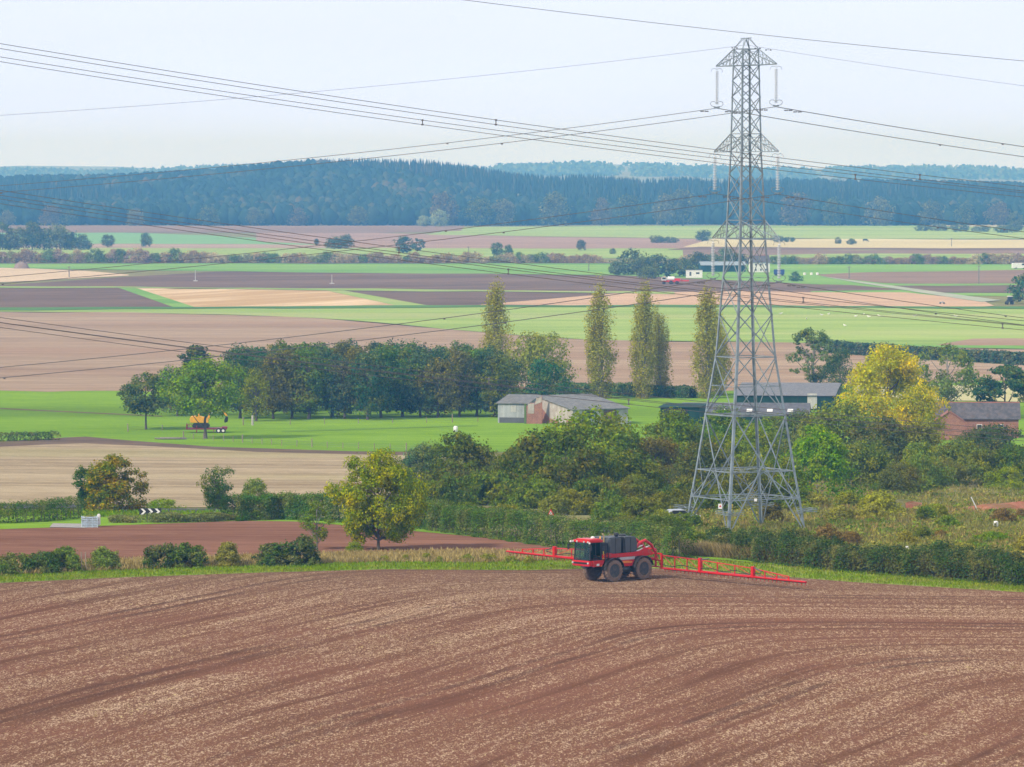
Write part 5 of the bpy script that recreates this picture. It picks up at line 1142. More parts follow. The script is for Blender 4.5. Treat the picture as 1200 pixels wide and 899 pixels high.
def boom(s):
    b = empty('boom', (0, 0, 0)); b.parent = spr; tilt = (.0 if s > 0 else .012)
    ends = [1.4, 6.2, 12.8, 19.4]; base = lambda y: .92 + (-.008 if s > 0 else .015) * y
    topz = lambda y: base(y) + np.interp(y, [1.4, 6.2, 12.8, 16.5, 19.4], [1.15, 1.05, .75, .40, .12])
    for i in range(3):
        y0, y1 = ends[i], ends[i + 1]; mb = MB()
        mb.bar((bx_, s * y0, base(y0)), (bx_, s * (y1 - .1), base(y1)), (.15, .20, .16)[i], (.15, .21, .15)[i])
        mb.bar((bx_ + .35 * (1 - i * .3), s * y0, base(y0)), (bx_ + .3 * (1 - i * .3), s * (y1 - .1), base(y1)), .07)
        ya, yb = y0, (y1 - .1 if i < 2 else y1 - 2.2)
        mb.bar((bx_, s * ya, topz(ya)), (bx_, s * yb, topz(yb)), .075)
        m = 3; yy = np.linspace(ya, yb, m + 1)
        for j in range(m + 1):
            if 0 < j or i == 0: mb.bar((bx_, s * yy[j], base(yy[j])), (bx_, s * yy[j], topz(yy[j])), .09 if j else .08)
        for j in range(m):
            mb.bar((bx_, s * yy[j], topz(yy[j])), (bx_, s * yy[j + 1], base(yy[j + 1]) + .1), .04); mb.bar((bx_ + .3 * (1 - i * .3), s * yy[j], base(yy[j])), (bx_, s * yy[j + 1], base(yy[j + 1])), .04)
        mb.build('boom_section', (DRED if i == 0 else RED), b)
        if i < 2: MB().box((bx_, s * y1, (base(y1) + topz(y1)) / 2 + .05), (.34, .32, topz(y1) - base(y1) + .28)).build('fold_hinge', RED, b, bevel=.03); MB().tube([(bx_, s * (y1 + .15), topz(y1) + .05), (bx_, s * (y1 + 1.1), topz(y1) + (.18 if i == 0 else -.2))], .06, 7).build('hydraulic_ram', GREY, b, smooth=True)
    hs = MB()
    for y in np.arange(1.6, 19.3, .5):
        hs.tube([(bx_ - .12, s * y, base(y) - .1), (bx_ - .12, s * y, base(y) - .34)], [.035, .03], 5)
    hs.build('nozzles', DRED, b).name = 'nozzle_row'
    hp = MB().tube([(bx_ - .12, s * y, base(y) - .12 + .02 * math.sin(y * 4)) for y in np.arange(1.5, 19.3, .4)], .03, 5).build('spray_hose', HOSE, b, smooth=True)
    h2 = MB().tube([(bx_ + .1, s * y, base(y) + .32 + .1 * math.sin(y * 1.9)) for y in np.arange(1.5, 14, .4)], .035, 5).build('spray_hose', HOSE, b, smooth=True)
boom(1); boom(-1)
# driver: one continuous seated body
def seated_person(loc, rz, label):
    e = empty('person', loc, label, 'person', rz=rz)
    J = [(0, 0, .0), (0, 0, .22), (0, 0, .42), (.02, 0, .56), (.03, 0, .64), (.04, 0, .78),      # pelvis .. chest .. neck .. head
         (.0, .19, .47), (.16, .26, .26), (.40, .16, .32), (.48, .14, .34), (.0, -.19, .47), (.16, -.26, .26), (.40, -.16, .32), (.48, -.14, .34),
         (.05, .1, -.02), (.46, .14, .02), (.48, .13, -.38), (.62, .13, -.44), (.05, -.1, -.02), (.46, -.14, .02), (.48, -.13, -.38), (.62, -.13, -.44), (.05, 0, .86)]
    E = [(0, 1), (1, 2), (2, 3), (3, 4), (4, 5), (5, 22), (2, 6), (6, 7), (7, 8), (8, 9), (2, 10), (10, 11), (11, 12), (12, 13), (0, 14), (14, 15), (15, 16), (16, 17), (0, 18), (18, 19), (19, 20), (20, 21)]
    rad = [.15, .14, .16, .08, .055, .10, .075, .05, .035, .035, .075, .05, .035, .035, .10, .07, .05, .045, .10, .07, .05, .045, .07]
    me = bpy.data.meshes.new('person_body'); me.from_pydata(J, E, []); o = mesh_obj('person_body', me, e); m = o.modifiers.new('skin', 'SKIN'); 
    for v, r_ in zip(me.skin_vertices[0].data, rad): v.radius = (r_, r_)
    me.skin_vertices[0].data[0].use_root = True
    s = o.modifiers.new('sub', 'SUBSURF'); s.levels = 2; s.render_levels = 2
    dg = bpy.context.evaluated_depsgraph_get(); nm = bpy.data.meshes.new_from_object(o.evaluated_get(dg)); o.modifiers.clear(); o.data = nm
    nm.materials.clear(); nm.materials.append(paint('overalls', (.05, .07, .13), .9)); nm.materials.append(paint('skin', (.5, .3, .22), .6, var=.05))
    for p in nm.polygons:
        if p.center.z > .62 or (p.center.x > .40 and p.center.z > .25): p.material_index = 1
        p.use_smooth = True
    MB().lathe([(.075, .0), (.105, .04), (.09, .09), (.03, .12)], (.03, 0, .82), 'Z', 12).build('hair', paint('hair_brown', (.06, .04, .03), .8), e, smooth=True)
    return e
bpy.context.view_layer.update()
mw = Matrix.Translation(sg) @ Matrix.Rotation(SRZ, 4, 'Z')
seated_person(mw @ Vector((3.5, 0, 2.58)), SRZ, 'driver in dark overalls seated at the wheel of the red sprayer')
# ------------------------------------------------------------------ signs and small things near the road
def at_base(px, py, Y=None):
    return ground(px, py) if Y is None else onground(px, Y)
g = onground(175.5, 519); zc = at(175, 599.5, 519).z
cs = empty('chevron_sign', g, 'black road sign with three white chevrons pointing right', 'road sign')
bd = MB().box((0, 0, zc - g.z), (2.4, .06, .70)).build('board', BLACK, cs, bevel=.01)
for i in range(3):
    x = -.8 + i * .78; c = MB(); h = .32; z = zc - g.z
    c.prism([(x - .26, z - h), (x + .02, z - h), (x + .34, z), (x + .02, z + h), (x - .26, z + h), (x + .06, z)], -.045, -.032)
    c.build('chevron', WHITE, bd)
for x in (-.9, .9): MB().tube([(x, .06, -.2), (x, .06, zc - g.z)], .04, 8).build('post', paint('post_grey', (.35, .36, .37), .5, .4), cs, smooth=True)
g = onground(645.5, 500); zc = at(645.5, 600.3, 500).z; cs = empty('warning_sign', g, 'small triangular red-bordered road sign poking above the long hedge', 'road sign')
pl = MB().prism([(-.36, zc - g.z - .34), (.36, zc - g.z - .34), (0, zc - g.z + .34)], -.02, .02).build('plate', paint('sign_red', (.65, .03, .03)), cs)
MB().prism([(-.2, zc - g.z - .25), (.2, zc - g.z - .25), (0, zc - g.z + .13)], -.034, -.024).build('sign_face', WHITE, pl)
MB().tube([(0, -.04, zc - g.z - .2), (.0, -.04, zc - g.z + .02)], .03, 5).build('symbol', BLACK, pl)
MB().prism([(-.2, zc - g.z - .75), (.2, zc - g.z - .75), (.2, zc - g.z - .42), (-.2, zc - g.z - .42)], -.02, .02).build('sub_plate', WHITE, cs)
MB().tube([(0, .06, -.2), (0, .06, zc - g.z + .2)], .035, 8).build('post', paint('post_grey', (.35, .36, .37)), cs, smooth=True)
# pallet cage full of weeds beside the lay-by
g = ground(105, 618.5); k = 1.0; PBL = paint('crate_blue_white', (.52, .64, .74), .5, var=.2, scale=3, dirt=(.3, .3, .26), dirt_amt=.1)
cr = empty('water_tank_crate', g, 'blue-white crate stuffed with dry grass on the lay-by', 'crate', rz=.12); b = MB()
for i in range(6): b.box((0, -.62, .15 + i * .2), (1.7, .04, .13)); b.box((-.85, 0, .15 + i * .2), (.04, 1.2, .13)); b.box((.85, 0, .15 + i * .2), (.04, 1.2, .13)); b.box((0, .62, .15 + i * .2), (1.7, .04, .13))
for x in (-.82, -.3, .3, .82): b.box((x, -.65, .62), (.07, .04, 1.2))
b.build('crate_body', PBL, cr); MB().box((0, 0, .1), (1.6, 1.2, .14)).build('pallet', paint('post_wood', (.30, .25, .19)), cr)
MB().box((.98, .1, .85), (.35, .7, 1.2)).build('white_bag', WHITE, cr, bevel=.08)
n = 1500; P = np.stack([rng.uniform(-.75, .75, n), rng.uniform(-.5, .5, n), np.full(n, .8)], -1); P[:, 2] += .35 * (1 - (P[:, 0] / .8) ** 2)
tu = mesh_obj('grass_tuft', quads_mesh('grass_tuft', P + rng.normal(0, .08, P.shape), rng.normal(size=P.shape), np.full(n, .14), gm_dry), cr); tu.color = (.26, .3, .1, 1); tu['kind'] = 'stuff'
# leaning tube on the bank, drum, road car
g = ground(1146, 598); MB().tube([(0, 0, -.1), (-.75, .4, 1.5)], .07, 8).build('leaning_post', paint('pale_plastic', (.55, .57, .58), .5)).location = g
tag(col.objects[-1], 'grey post leaning over the bare earth bank', 'post')
g = ground(1167, 617); MB().lathe([(.05, 0), (.24, .03), (.27, .25), (.26, .48), (.16, .58), (.02, .6)], n=12).build('white_drum', WHITE, smooth=True).location = g + Vector((0, 0, .6)) * 0
tag(col.objects[-1], 'small white drum lying on the scrub slope above the round green bush', 'drum')
g = ground(1063, 641 + 5); MB().box((0, 0, .3), (.35, .3, .3)).build('feed_bucket', WHITE, bevel=.06).location = g + Vector((0, 0, 1.3))
col.objects[-1].location.z = at(1063, 643, g.y).z - .2
tag(col.objects[-1], 'tiny white bucket perched in the top of the dark hedge', 'bucket')

GREYCAR = paint('car_silver', (.55, .58, .62), .25, .5, var=.03); RUB = paint('rubber', (.03, .03, .03), .9)
def car(loc, rz, body, label, group=None, van=False, name=None):
    e = empty(name or ('van' if van else 'parked_car'), loc, label, 'van' if van else 'car', group, rz)
    if van: prof = [(-2.5, .35), (-2.5, 2.1), (-2.35, 2.3), (1.1, 2.3), (1.7, 1.45), (2.5, 1.2), (2.6, .4)]; wy = .95
    else: prof = [(-2.1, .3), (-2.15, .9), (-1.7, 1.0), (-1.15, 1.45), (.3, 1.45), (1.0, .95), (2.0, .8), (2.1, .3)]; wy = .88
    MB().prism(prof, -wy, wy).build('body', body, e, bevel=.06)
    gz = [(1.15, 2.1), (1.6, 1.5), (.5, 1.5), (.5, 2.1)] if van else [(-1.1, 1.38), (.25, 1.38), (.78, 1.0), (-1.45, 1.0)]
    for s in (1, -1): MB().prism(gz, s * wy - (.01 if s > 0 else .02), s * wy + (.02 if s > 0 else .01)).build('window', DK, e)
    for x in (-1.35, 1.4):
        for s in (1, -1):
            w = MB().lathe([(.1, -.1), (.33, -.1), (.34, .1), (.1, .1)], (x, s * (wy - .05), .34), 'Y', 14).build('wheel', RUB, e, smooth=True); MB().lathe([(.18, 0), (.05, .02)], (x, s * (wy + .06), .34), 'Y', 10).build('rim', GREYCAR, w)
    for s in (1, -1): MB().box(((2.56 if van else 2.1), s * .65, .75), (.08, .25, .14)).build('headlight', CHROME, e)
    return e
bpy.context.view_layer.update()
g = onground(797, 512); car(g + Vector((0, 0, .0)), .3, GREYCAR, 'pale car passing behind the scrub left of the pylon foot')
# ------------------------------------------------------------------ fences in the meadow
PW = paint('post_wood', (.30, .25, .19))
def fence(name, pts, label, step, h=1.15, wires=3, cat='fence'):
    P0 = [ground(*p) for p in pts]; c0 = P0[0]; e = empty(name, c0, label, cat); allp = []
    for a, b in zip(P0[:-1], P0[1:]):
        n = max(1, int((b - a).length / step))
        for i in range(n):
            q = a.lerp(b, i / n); q.z = float(T(q.x, q.y)); allp.append(q)
    allp.append(P0[-1])
    for i, q in enumerate(allp):
        hh = h * random.uniform(.9, 1.15) * (1.35 if i % 6 == 0 else 1); MB().tube([q - c0 + Vector((0, 0, -.2)), q - c0 + Vector((random.uniform(-.06, .06), 0, hh))], .075 if i % 6 else .12, 6).build('post', PW, e)
    for k in range(wires):
        MB().tube([q - c0 + Vector((0, -.1, h * (.35 + .27 * k))) for q in allp], .012, 4).build('wire', CABLE, e, fix=False)
    return e
fence('wire_fence', [(215, 514.5), (262, 517.5), (330, 523), (420, 527), (495, 530)], 'post and wire fence along the front of the meadow', 3.6)
fence('wire_fence', [(150, 506.5), (190, 505), (222, 504)], 'short line of fence posts left of the excavator', 4.0)
fence('paddock_fence', [(285, 499), (340, 498.5), (420, 497), (500, 496), (560, 495)], 'fence of dark posts along the foot of the long wood', 5.0)
fence('garden_fence', [(745, 463), (812, 461), (860, 460)], 'rail fence at the back of the meadow near the poplars', 6)
g = ground(200, 515.5); lg = empty('log_pile', g, 'heap of cut branches in the meadow left of the big tree trunk', 'log pile')
for i in range(8): MB().tube([(random.uniform(-3, -1.5), random.uniform(-.4, .4), .15 + .1 * (i // 3)), (random.uniform(.8, 3.2), random.uniform(-.4, .4), .15 + .12 * (i // 3))], [.14, .08], 6).build('log', BARKG, lg)
g = ground(296, 499); MB().tube([(0, 0, -.2), (0, 0, 2.0)], .22, 8).build('gate_post', paint('concrete', (.45, .43, .38), .9)).location = g; tag(col.objects[-1], 'pale stout post at the left foot of the long wood', 'post')
g = ground(534, 506.5); MB().lathe([(.25, 0), (.42, .2), (.45, .9), (.3, 1.15), (.02, 1.2)], n=14).build('white_barrel', WHITE, smooth=True).location = g; tag(col.objects[-1], 'white barrel standing alone in the meadow', 'barrel')
# ------------------------------------------------------------------ excavator on its low loader
YEL = paint('machine_yellow', (.80, .40, .02), .4, var=.1, scale=1); MAROON = paint('trailer_maroon', (.22, .035, .05), .5, var=.2, scale=1)
Yx = 893.0; g = ground(242, 507.5); tr = empty('low_loader_trailer', g, 'maroon low loader trailer parked behind the big tree trunk', 'trailer', rz=.05)
t_ = MB().box((0, 0, .75), (6.8, 2.3, .25)).box((-3.2, 0, 1.1), (.25, 2.3, .7)).box((3.0, 0, .95), (.9, 2.0, .25)); t_.build('deck', MAROON, tr, bevel=.03)
MB().bar((-1.6, -1.16, .1), (-1.6, -1.16, 1.3), .15).bar((1.2, -1.16, .2), (1.2, -1.16, .9), .1).build('ramp_leg', MAROON, tr)
for i in range(3): MB().prism([(-3.3 + i * .35, 1.3), (-3.2 + i * .35, 1.9), (-3.1 + i * .35, 1.3)], -1.1, -1.0).build('ramp_spike', MAROON, tr)
for x in (2.0, 2.75):
    for s in (1, -1):
        w = MB().lathe([(.15, -.15), (.42, -.15), (.44, .15), (.15, .15)], (x, s * 1.25, .45), 'Y', 16).build('wheel', RUB, tr, smooth=True); MB().lathe([(.22, -.02), (.06, .02)], (x, s * 1.25 + s * .17, .45), 'Y', 12).build('rim', WHITE, w)
ex = empty('excavator', g + Vector((0, 0, .88)), 'yellow excavator with a folded arm standing on the low loader', 'excavator', rz=.05)
for s in (1, -1):
    MB().prism([(-2.4, .35), (-2.1, .05), (.3, .05), (.6, .35), (.3, .7), (-2.1, .7)], s * .95 - .22, s * .95 + .22).build('track', RUB, ex, bevel=.04)
MB().prism([(-2.6, .85), (.35, .85), (.35, 1.4), (-.1, 1.75), (-1.2, 1.95), (-2.5, 1.9), (-2.75, 1.5)], -1.15, 1.15).build('engine_body', YEL, ex, bevel=.07)
MB().bar((-1.25, -.6, 1.9), (-1.25, -.6, 3.15), .22).box((-.95, -.6, 3.2), (.7, .2, .12)).build('cab_post', YEL, ex, bevel=.02)
MB().box((-.2, .5, 2.2), (1.1, .9, 1.2)).build('cab', GL, ex, bevel=.03)
MB().bar((.3, 0, 1.5), (.95, 0, 3.7), .3, .35).bar((.95, 0, 3.75), (2.4, 0, 3.3), .28, .3).build('boom', YEL, ex, bevel=.03)
MB().bar((2.4, 0, 3.3), (3.35, 0, 1.9), .24, .3).build('dipper_arm', YEL, ex, bevel=.03)
MB().prism([(3.2, 1.9), (3.6, 1.7), (3.5, 1.0), (3.0, .8), (2.9, 1.2)], -.45, .45).build('bucket', DK, ex, bevel=.03)
MB().tube([(.6, 0, 2.0), (1.6, 0, 3.2)], .07, 6).build('hydraulic_ram', CHROME, ex)
ex.scale = (1.15, 1.15, 1.15); tr.scale = (1.15, 1.15, 1.15); ex.location.z += .13
# ------------------------------------------------------------------ buildings
def bmat(name, c, rough=.8, var=.15, scale=.5, dirt=None, amt=.3): return paint(name, c, rough, 0, var=var, scale=scale, dirt=dirt, dirt_amt=amt)
def corrug(name, c1, c2, pitch=.3, dirt=(.2, .17, .13), axis=0):
    if name in _mats: return _mats[name]
    m, t, out = nt(name); b = N(t, 'ShaderNodeBsdfPrincipled', Roughness=.7); b.inputs['Specular IOR Level'].default_value = .2
    tc = N(t, 'ShaderNodeTexCoord'); wv = N(t, 'ShaderNodeTexWave', Scale=1 / pitch, Distortion=0.0); wv.bands_direction = 'XYZ'[axis]
    t.links.new(tc.outputs['Object'], wv.inputs['Vector']); no = N(t, 'ShaderNodeTexNoise', Scale=.7, Detail=7.0, Roughness=.7); t.links.new(tc.outputs['Object'], no.inputs['Vector'])
    st = N(t, 'ShaderNodeMapping'); sc_ = [1, 1, 1]; sc_[axis] = 1.2; sc_[2 if axis != 2 else 0] = .08; st.inputs['Scale'].default_value = sc_; t.links.new(tc.outputs['Object'], st.inputs['Vector'])
    n2 = N(t, 'ShaderNodeTexNoise', Scale=1.2, Detail=3.0); t.links.new(st.outputs[0], n2.inputs['Vector'])
    mx = N(t, 'ShaderNodeMix', data_type='RGBA'); mx.inputs['A'].default_value = (*c1, 1); mx.inputs['B'].default_value = (*c2, 1)
    ad = N(t, 'ShaderNodeMapRange'); ad.inputs['From Min'].default_value = .35; ad.inputs['From Max'].default_value = .65; t.links.new(n2.outputs['Fac'], ad.inputs['Value']); t.links.new(ad.outputs[0], mx.inputs['Factor'])
    x2 = N(t, 'ShaderNodeMix', data_type='RGBA'); x2.inputs['B'].default_value = (*dirt, 1); mr = N(t, 'ShaderNodeMapRange'); mr.inputs['From Min'].default_value = .52; mr.inputs['From Max'].default_value = .75; mr.inputs['To Max'].default_value = .7
    t.links.new(no.outputs['Fac'], mr.inputs['Value']); t.links.new(mr.outputs[0], x2.inputs['Factor']); t.links.new(mx.outputs['Result'], x2.inputs['A']); t.links.new(x2.outputs['Result'], b.inputs['Base Color'])
    bp = N(t, 'ShaderNodeBump', Strength=.6, Distance=.06); t.links.new(wv.outputs['Fac'], bp.inputs['Height']); t.links.new(bp.outputs[0], b.inputs['Normal']); t.links.new(b.outputs[0], out.inputs[0]); _mats[name] = m; return m
def brick(name, c1, c2, mortar=(.4, .36, .3)):
    if name in _mats: return _mats[name]
    m, t, out = nt(name); b = N(t, 'ShaderNodeBsdfPrincipled', Roughness=.85); tc = N(t, 'ShaderNodeTexCoord'); mp = N(t, 'ShaderNodeMapping'); mp.inputs['Rotation'].default_value = (R(90), 0, 0)
    t.links.new(tc.outputs['Object'], mp.inputs['Vector']); bk = N(t, 'ShaderNodeTexBrick', Scale=2.2); bk.inputs['Color1'].default_value = (*c1, 1); bk.inputs['Color2'].default_value = (*c2, 1); bk.inputs['Mortar'].default_value = (*mortar, 1); bk.inputs['Mortar Size'].default_value = .012
    t.links.new(mp.outputs[0], bk.inputs['Vector']); no = N(t, 'ShaderNodeTexNoise', Scale=.9, Detail=6.0); t.links.new(tc.outputs['Object'], no.inputs['Vector'])
    mr = N(t, 'ShaderNodeMapRange'); mr.inputs['To Min'].default_value = .6; mr.inputs['To Max'].default_value = 1.4; t.links.new(no.outputs['Fac'], mr.inputs['Value']); hs = N(t, 'ShaderNodeHueSaturation'); t.links.new(bk.outputs['Color'], hs.inputs['Color']); t.links.new(mr.outputs[0], hs.inputs['Value'])
    t.links.new(hs.outputs[0], b.inputs['Base Color']); t.links.new(b.outputs[0], out.inputs[0]); _mats[name] = m; return m
TIN = corrug('tin_wall', (.36, .41, .44), (.52, .56, .58)); TINW = corrug('tin_wall_pale', (.5, .52, .5), (.62, .62, .58)); ASB = corrug('asbestos_roof', (.17, .175, .18), (.25, .25, .245), .35, (.16, .15, .10)); BRICK = brick('red_brick', (.27, .10, .065), (.36, .16, .11)); OLDW = bmat('limewash', (.46, .44, .40), var=.2, scale=.6, dirt=(.30, .22, .18), amt=.3)
RUST = corrug('rusty_door', (.16, .09, .065), (.25, .15, .11)); SLATE = corrug('slate_roof', (.085, .085, .095), (.15, .14, .15), .4, (.18, .12, .08)); GREENW = corrug('green_sheet_wall', (.008, .045, .034), (.016, .065, .05), .4, (.03, .06, .05)); GROOF = corrug('grey_sheet_roof', (.17, .175, .195), (.23, .235, .255), .5, (.2, .2, .17))
def mono_shed(e, L_, D_, hf, hb, wall, roofm, fr=None, over=.35, end=None, th=.12):
    """box with a single roof slope: front wall y=0 (height hf), back wall y=D_ (height hb), x 0..L_"""
    MB().box((L_ / 2, .1, hf / 2), (L_ - .42, .2, hf)).build('wall', fr or wall, e); MB().box((L_ / 2, D_ - .1, hb / 2), (L_ - .42, .2, hb)).build('wall', wall, e)
    for x, m in ((.1, end or wall), (L_ - .1, wall)): MB().prism([(0, 0), (D_, 0), (D_, hb), (0, hf)], x - .1, x + .1, 'YZ').build('wall', m, e)
    k = (hb - hf) / D_
    return MB().prism([(-over, hf - over * k + .01), (D_ + over, hb + over * k + .01), (D_ + over, hb + over * k + .01 + th), (-over, hf - over * k + .01 + th)], -over, L_ + over, 'YZ').build('roof', roofm, e)
# old barn: right range
A32 = R(32); gF = onground(671.5, 921)
ob = empty('old_barn', gF, 'derelict tin and brick barn with a big sloping grey roof', 'barn', rz=R(30))
rf = mono_shed(ob, 12.6, 14.2, 3.1, 5.2, TIN, ASB, end=OLDW)
MB().box((3.4, -.02, 2.1), (2.6, .06, 1.3)).build('painted_opening', DK, ob); MB().box((8.4, -.03, 1.45), (3.0, .08, 2.9)).build('door', RUST, ob); MB().box((11.4, -.02, 1.5), (2.3, .05, 2.95)).build('tin_sheet', TINW, ob); MB().box((1.2, -.02, 1.5), (1.9, .05, 2.9)).build('tin_sheet', TINW, ob); MB().box((5.9, -.02, 1.55), (1.7, .05, 2.9)).build('tin_sheet', TINW, ob)  # the dark opening is a flat panel, interior shade painted on the wall
MB().prism([(.3, 0), (3.0, 0), (2.4, 1.0), (.3, 1.5)], -.03, 0, 'YZ').build('brick_patch', BRICK, ob); MB().prism([(5.5, 0), (12.3, 0), (12.3, 3.2), (9, 1.1), (5.5, .6)], -.03, 0, 'YZ').build('brick_patch', BRICK, ob)
# ruined brick gable between the two ranges
gR = onground(617, 928); rg = empty('ruined_gable', gR, 'broken brick and whitewashed wall stub between the two barn roofs', 'wall', rz=R(-6))
MB().prism([(0, 0), (4.3, 0), (4.3, 5.9), (3.6, 5.6), (3.2, 5.2), (2.6, 4.9), (2.2, 4.4), (1.0, 4.4), (.6, 3.9), (0, 3.8)], 0, .4).build('brickwork', BRICK, rg); MB().prism([(.3, 2.2), (2.1, 2.2), (2.1, 4.3), (.4, 4.2)], -.05, 0).build('whitewash_patch', OLDW, rg); MB().prism([(2.2, 4.0), (4.2, 4.6), (4.2, 5.8), (2.7, 5.0)], -.05, 0).build('whitewash_patch', OLDW, rg)
MB().box((-.35, .15, 2.1), (.55, .4, 4.2)).build('ivy_strip', bmat('moss_green', (.10, .17, .04), scale=2), rg)
rg.scale = (.72, 1, .95)
gL = onground(583.5, 932); ls = empty('tin_shed', gL, 'low corrugated tin shed at the left end of the old barn', 'shed', rz=R(-14))
mono_shed(ls, 6.0, 9.5, 3.9, 5.1, TIN, ASB); MB().box((3.2, -.03, 2.9), (1.1, .05, 1.3)).build('patch_sheet', TINW, ls); MB().box((3.0, -.02, .6), (5.4, .05, 1.1)).build('plinth', bmat('dark_plinth', (.10, .11, .12)), ls)
gU = onground(738.5, 918); MB().box((0, 0, .55), (.45, .45, 1.1)).build('oil_drum', bmat('drum_grey', (.25, .3, .3)), bevel=.1).location = gU; tag(col.objects[-1], 'upright grey drum at the right corner of the old barn', 'drum')
def gable(e, L_, D_, h, rise, wall, roofm, over=.4, th=.15, ends=None):
    """gable-roofed building; ridge along x"""
    for y in (.12, D_ - .12): MB().box((L_ / 2, y, h / 2), (L_ - .5, .24, h)).build('wall', wall, e)
    for x in (.12, L_ - .12): MB().prism([(0, 0), (D_, 0), (D_, h), (D_ / 2, h + rise), (0, h)], x - .12, x + .12, 'YZ').build('gable_wall', ends or wall, e)
    k = rise / (D_ / 2)
    r_ = MB().prism([(-over, h - over * k + .02), (D_ / 2, h + rise + .02), (D_ + over, h - over * k + .02), (D_ + over, h - over * k + th), (D_ / 2, h + rise + th), (-over, h - over * k + th)], -over, L_ + over, 'YZ').build('roof', roofm, e)
    MB().tube([(-over, D_ / 2, h + rise + th), (L_ + over, D_ / 2, h + rise + th)], .13, 6).build('ridge', bmat('ridge_tile', (.36, .15, .10)) if roofm is SLATE or roofm is _mats.get('pantile_roof') else GROOF, r_)
    return r_
# green steel barns behind the pylon
def zat(px, py, Y): return at(px, py, Y).z
g = onground(862, 985); gb = empty('steel_barn', g, 'big dark green steel barn with a wide grey roof behind the pylon', 'barn', rz=R(-7)); hb_ = zat(862, 463.5, 985)
rf = mono_shed(gb, 20.5, 22, hb_, hb_ + 1.6, GREENW, GROOF)
for x in (3, 8, 13): MB().box((x, -.03, hb_ * .5), (.12, .05, hb_)).build('downpipe', DK, gb)
MB().box((16.0, -.04, 2.0), (2.0, .08, 3.2)).build('pale_door', TINW, gb)
g = onground(800, 925); gb = empty('farm_shed', g, 'low grey-roofed farm shed with small skylights in front of the green barn', 'shed', rz=R(-5)); h_ = zat(800, 486, 925)
rf = gable(gb, 24.5, 11, h_, 1.7, GREENW, corrug('dark_sheet_roof', (.10, .105, .125), (.15, .155, .175), .5, (.13, .13, .12)))
for x in (7.5, 12.5, 16.5, 20.5):
    a = MB().prism([(.8, h_ + .8 / 5.5 * 1.7 + .19), (2.2, h_ + 2.2 / 5.5 * 1.7 + .19), (2.2, h_ + 2.2 / 5.5 * 1.7 + .25), (.8, h_ + .8 / 5.5 * 1.7 + .25)], x, x + 1.1, 'YZ').build('skylight', WHITE, rf)
g = onground(774, 905); gb = empty('green_store', g, 'open-fronted dark green store left of the grey farm sheds', 'shed', rz=R(-14)); h_ = zat(774, 479, 905)
mono_shed(gb, 7.6, 6, h_, h_ + .35, GREENW, GREENW); MB().box((3.0, -.05, h_ * .55), (4.6, .1, h_ * .75)).build('painted_opening', BLACK, gb)  # black panel on the front wall paints the shade of an open interior
# brick farmhouse
g = onground(1097, 872); fh = empty('brick_farmhouse', g, 'red brick farm building with a long dark slate roof', 'house', rz=R(-4)); he = zat(1097, 493.5, 872)
rf = gable(fh, 15.2, 8.5, he, zat(1097, 476, 876) - he, BRICK, SLATE)
for x in (3, 8, 12): w_ = MB().box((x, -.04, he * .55), (1.0, .08, 1.1)).build('window', WHITE, fh); MB().box((x, -.09, he * .55), (.8, .04, .9)).build('pane', DK, w_)
_mats['pantile_roof'] = corrug('pantile', (.26, .11, .085), (.36, .17, .13), .35, (.2, .14, .1), axis=1)
g = onground(1096, 862); wg = empty('brick_outhouse', g, 'small red brick outhouse with a pantile roof in front of the farm building', 'outhouse', rz=R(-4)); h2 = zat(1097, 499, 862)
e_ = wg; Lw, Dw = 5.2, 6.0; ri = zat(1105, 487.5, 862) - h2
MB().prism([(0, 0), (Lw, 0), (Lw, h2), (Lw / 2, h2 + ri), (0, h2)], 0, .24).build('gable_wall', BRICK, e_); MB().prism([(0, 0), (Lw, 0), (Lw, h2), (Lw / 2, h2 + ri), (0, h2)], Dw - .24, Dw).build('gable_wall', BRICK, e_)
for x in (.12, Lw - .12): MB().box((x, Dw / 2, h2 / 2), (.24, Dw - .5, h2)).build('wall', BRICK, e_)
kk = ri / (Lw / 2); MB().prism([(-.25, h2 - .25 * kk + .02), (Lw / 2, h2 + ri + .02), (Lw + .25, h2 - .25 * kk + .02), (Lw + .25, h2 - .25 * kk + .18), (Lw / 2, h2 + ri + .18), (-.25, h2 - .25 * kk + .18)], -.2, Dw).build('roof', _mats['pantile_roof'], e_)
# ------------------------------------------------------------------ far farmstead
g = ground(881, 319.5); s_ = 1; hs_ = empty('white_farmhouse', g, 'distant white farmhouse with a dark roof behind the pylon', 'house', rz=R(8))
gable(hs_, 9, 8, 5.2, 3.0, WHITE, SLATE)
for x in (2, 4.5, 7):
    for z in (1.4, 3.9): w_ = MB().box((x, -.05, z), (.9, .08, 1.1)).build('window', WHITE, hs_); MB().box((x, -.10, z), (.7, .04, .9)).build('pane', DK, w_)
MB().box((7.5, 4, 8.4), (.8, .8, 1.4)).build('chimney', BRICK, hs_)
g = ground(822, 319); fb = empty('blue_roofed_barn', g, 'distant long barn with a pale blue-grey roof', 'barn', rz=R(6)); gable(fb, 22, 10, 3.4, 1.6, GREENW, bmat('pale_roof', (.28, .34, .38)))
g = ground(804, 326.5); c_ = empty('site_cabin', g, 'distant white flat-roofed cabin beside the farm trees', 'cabin'); MB().box((3.8, 1.4, 2.1), (7.6, 2.6, 3.6)).build('wall', WHITE, c_, bevel=.05); MB().box((3.8, 1.4, 3.98), (7.9, 2.9, .14)).build('roof', GROOF, c_); MB().box((2, .08, 2.2), (.9, .05, 1.8)).build('door', GREY, c_); MB().box((5.4, .08, 2.5), (1.6, .05, .8)).build('window', DK, c_)
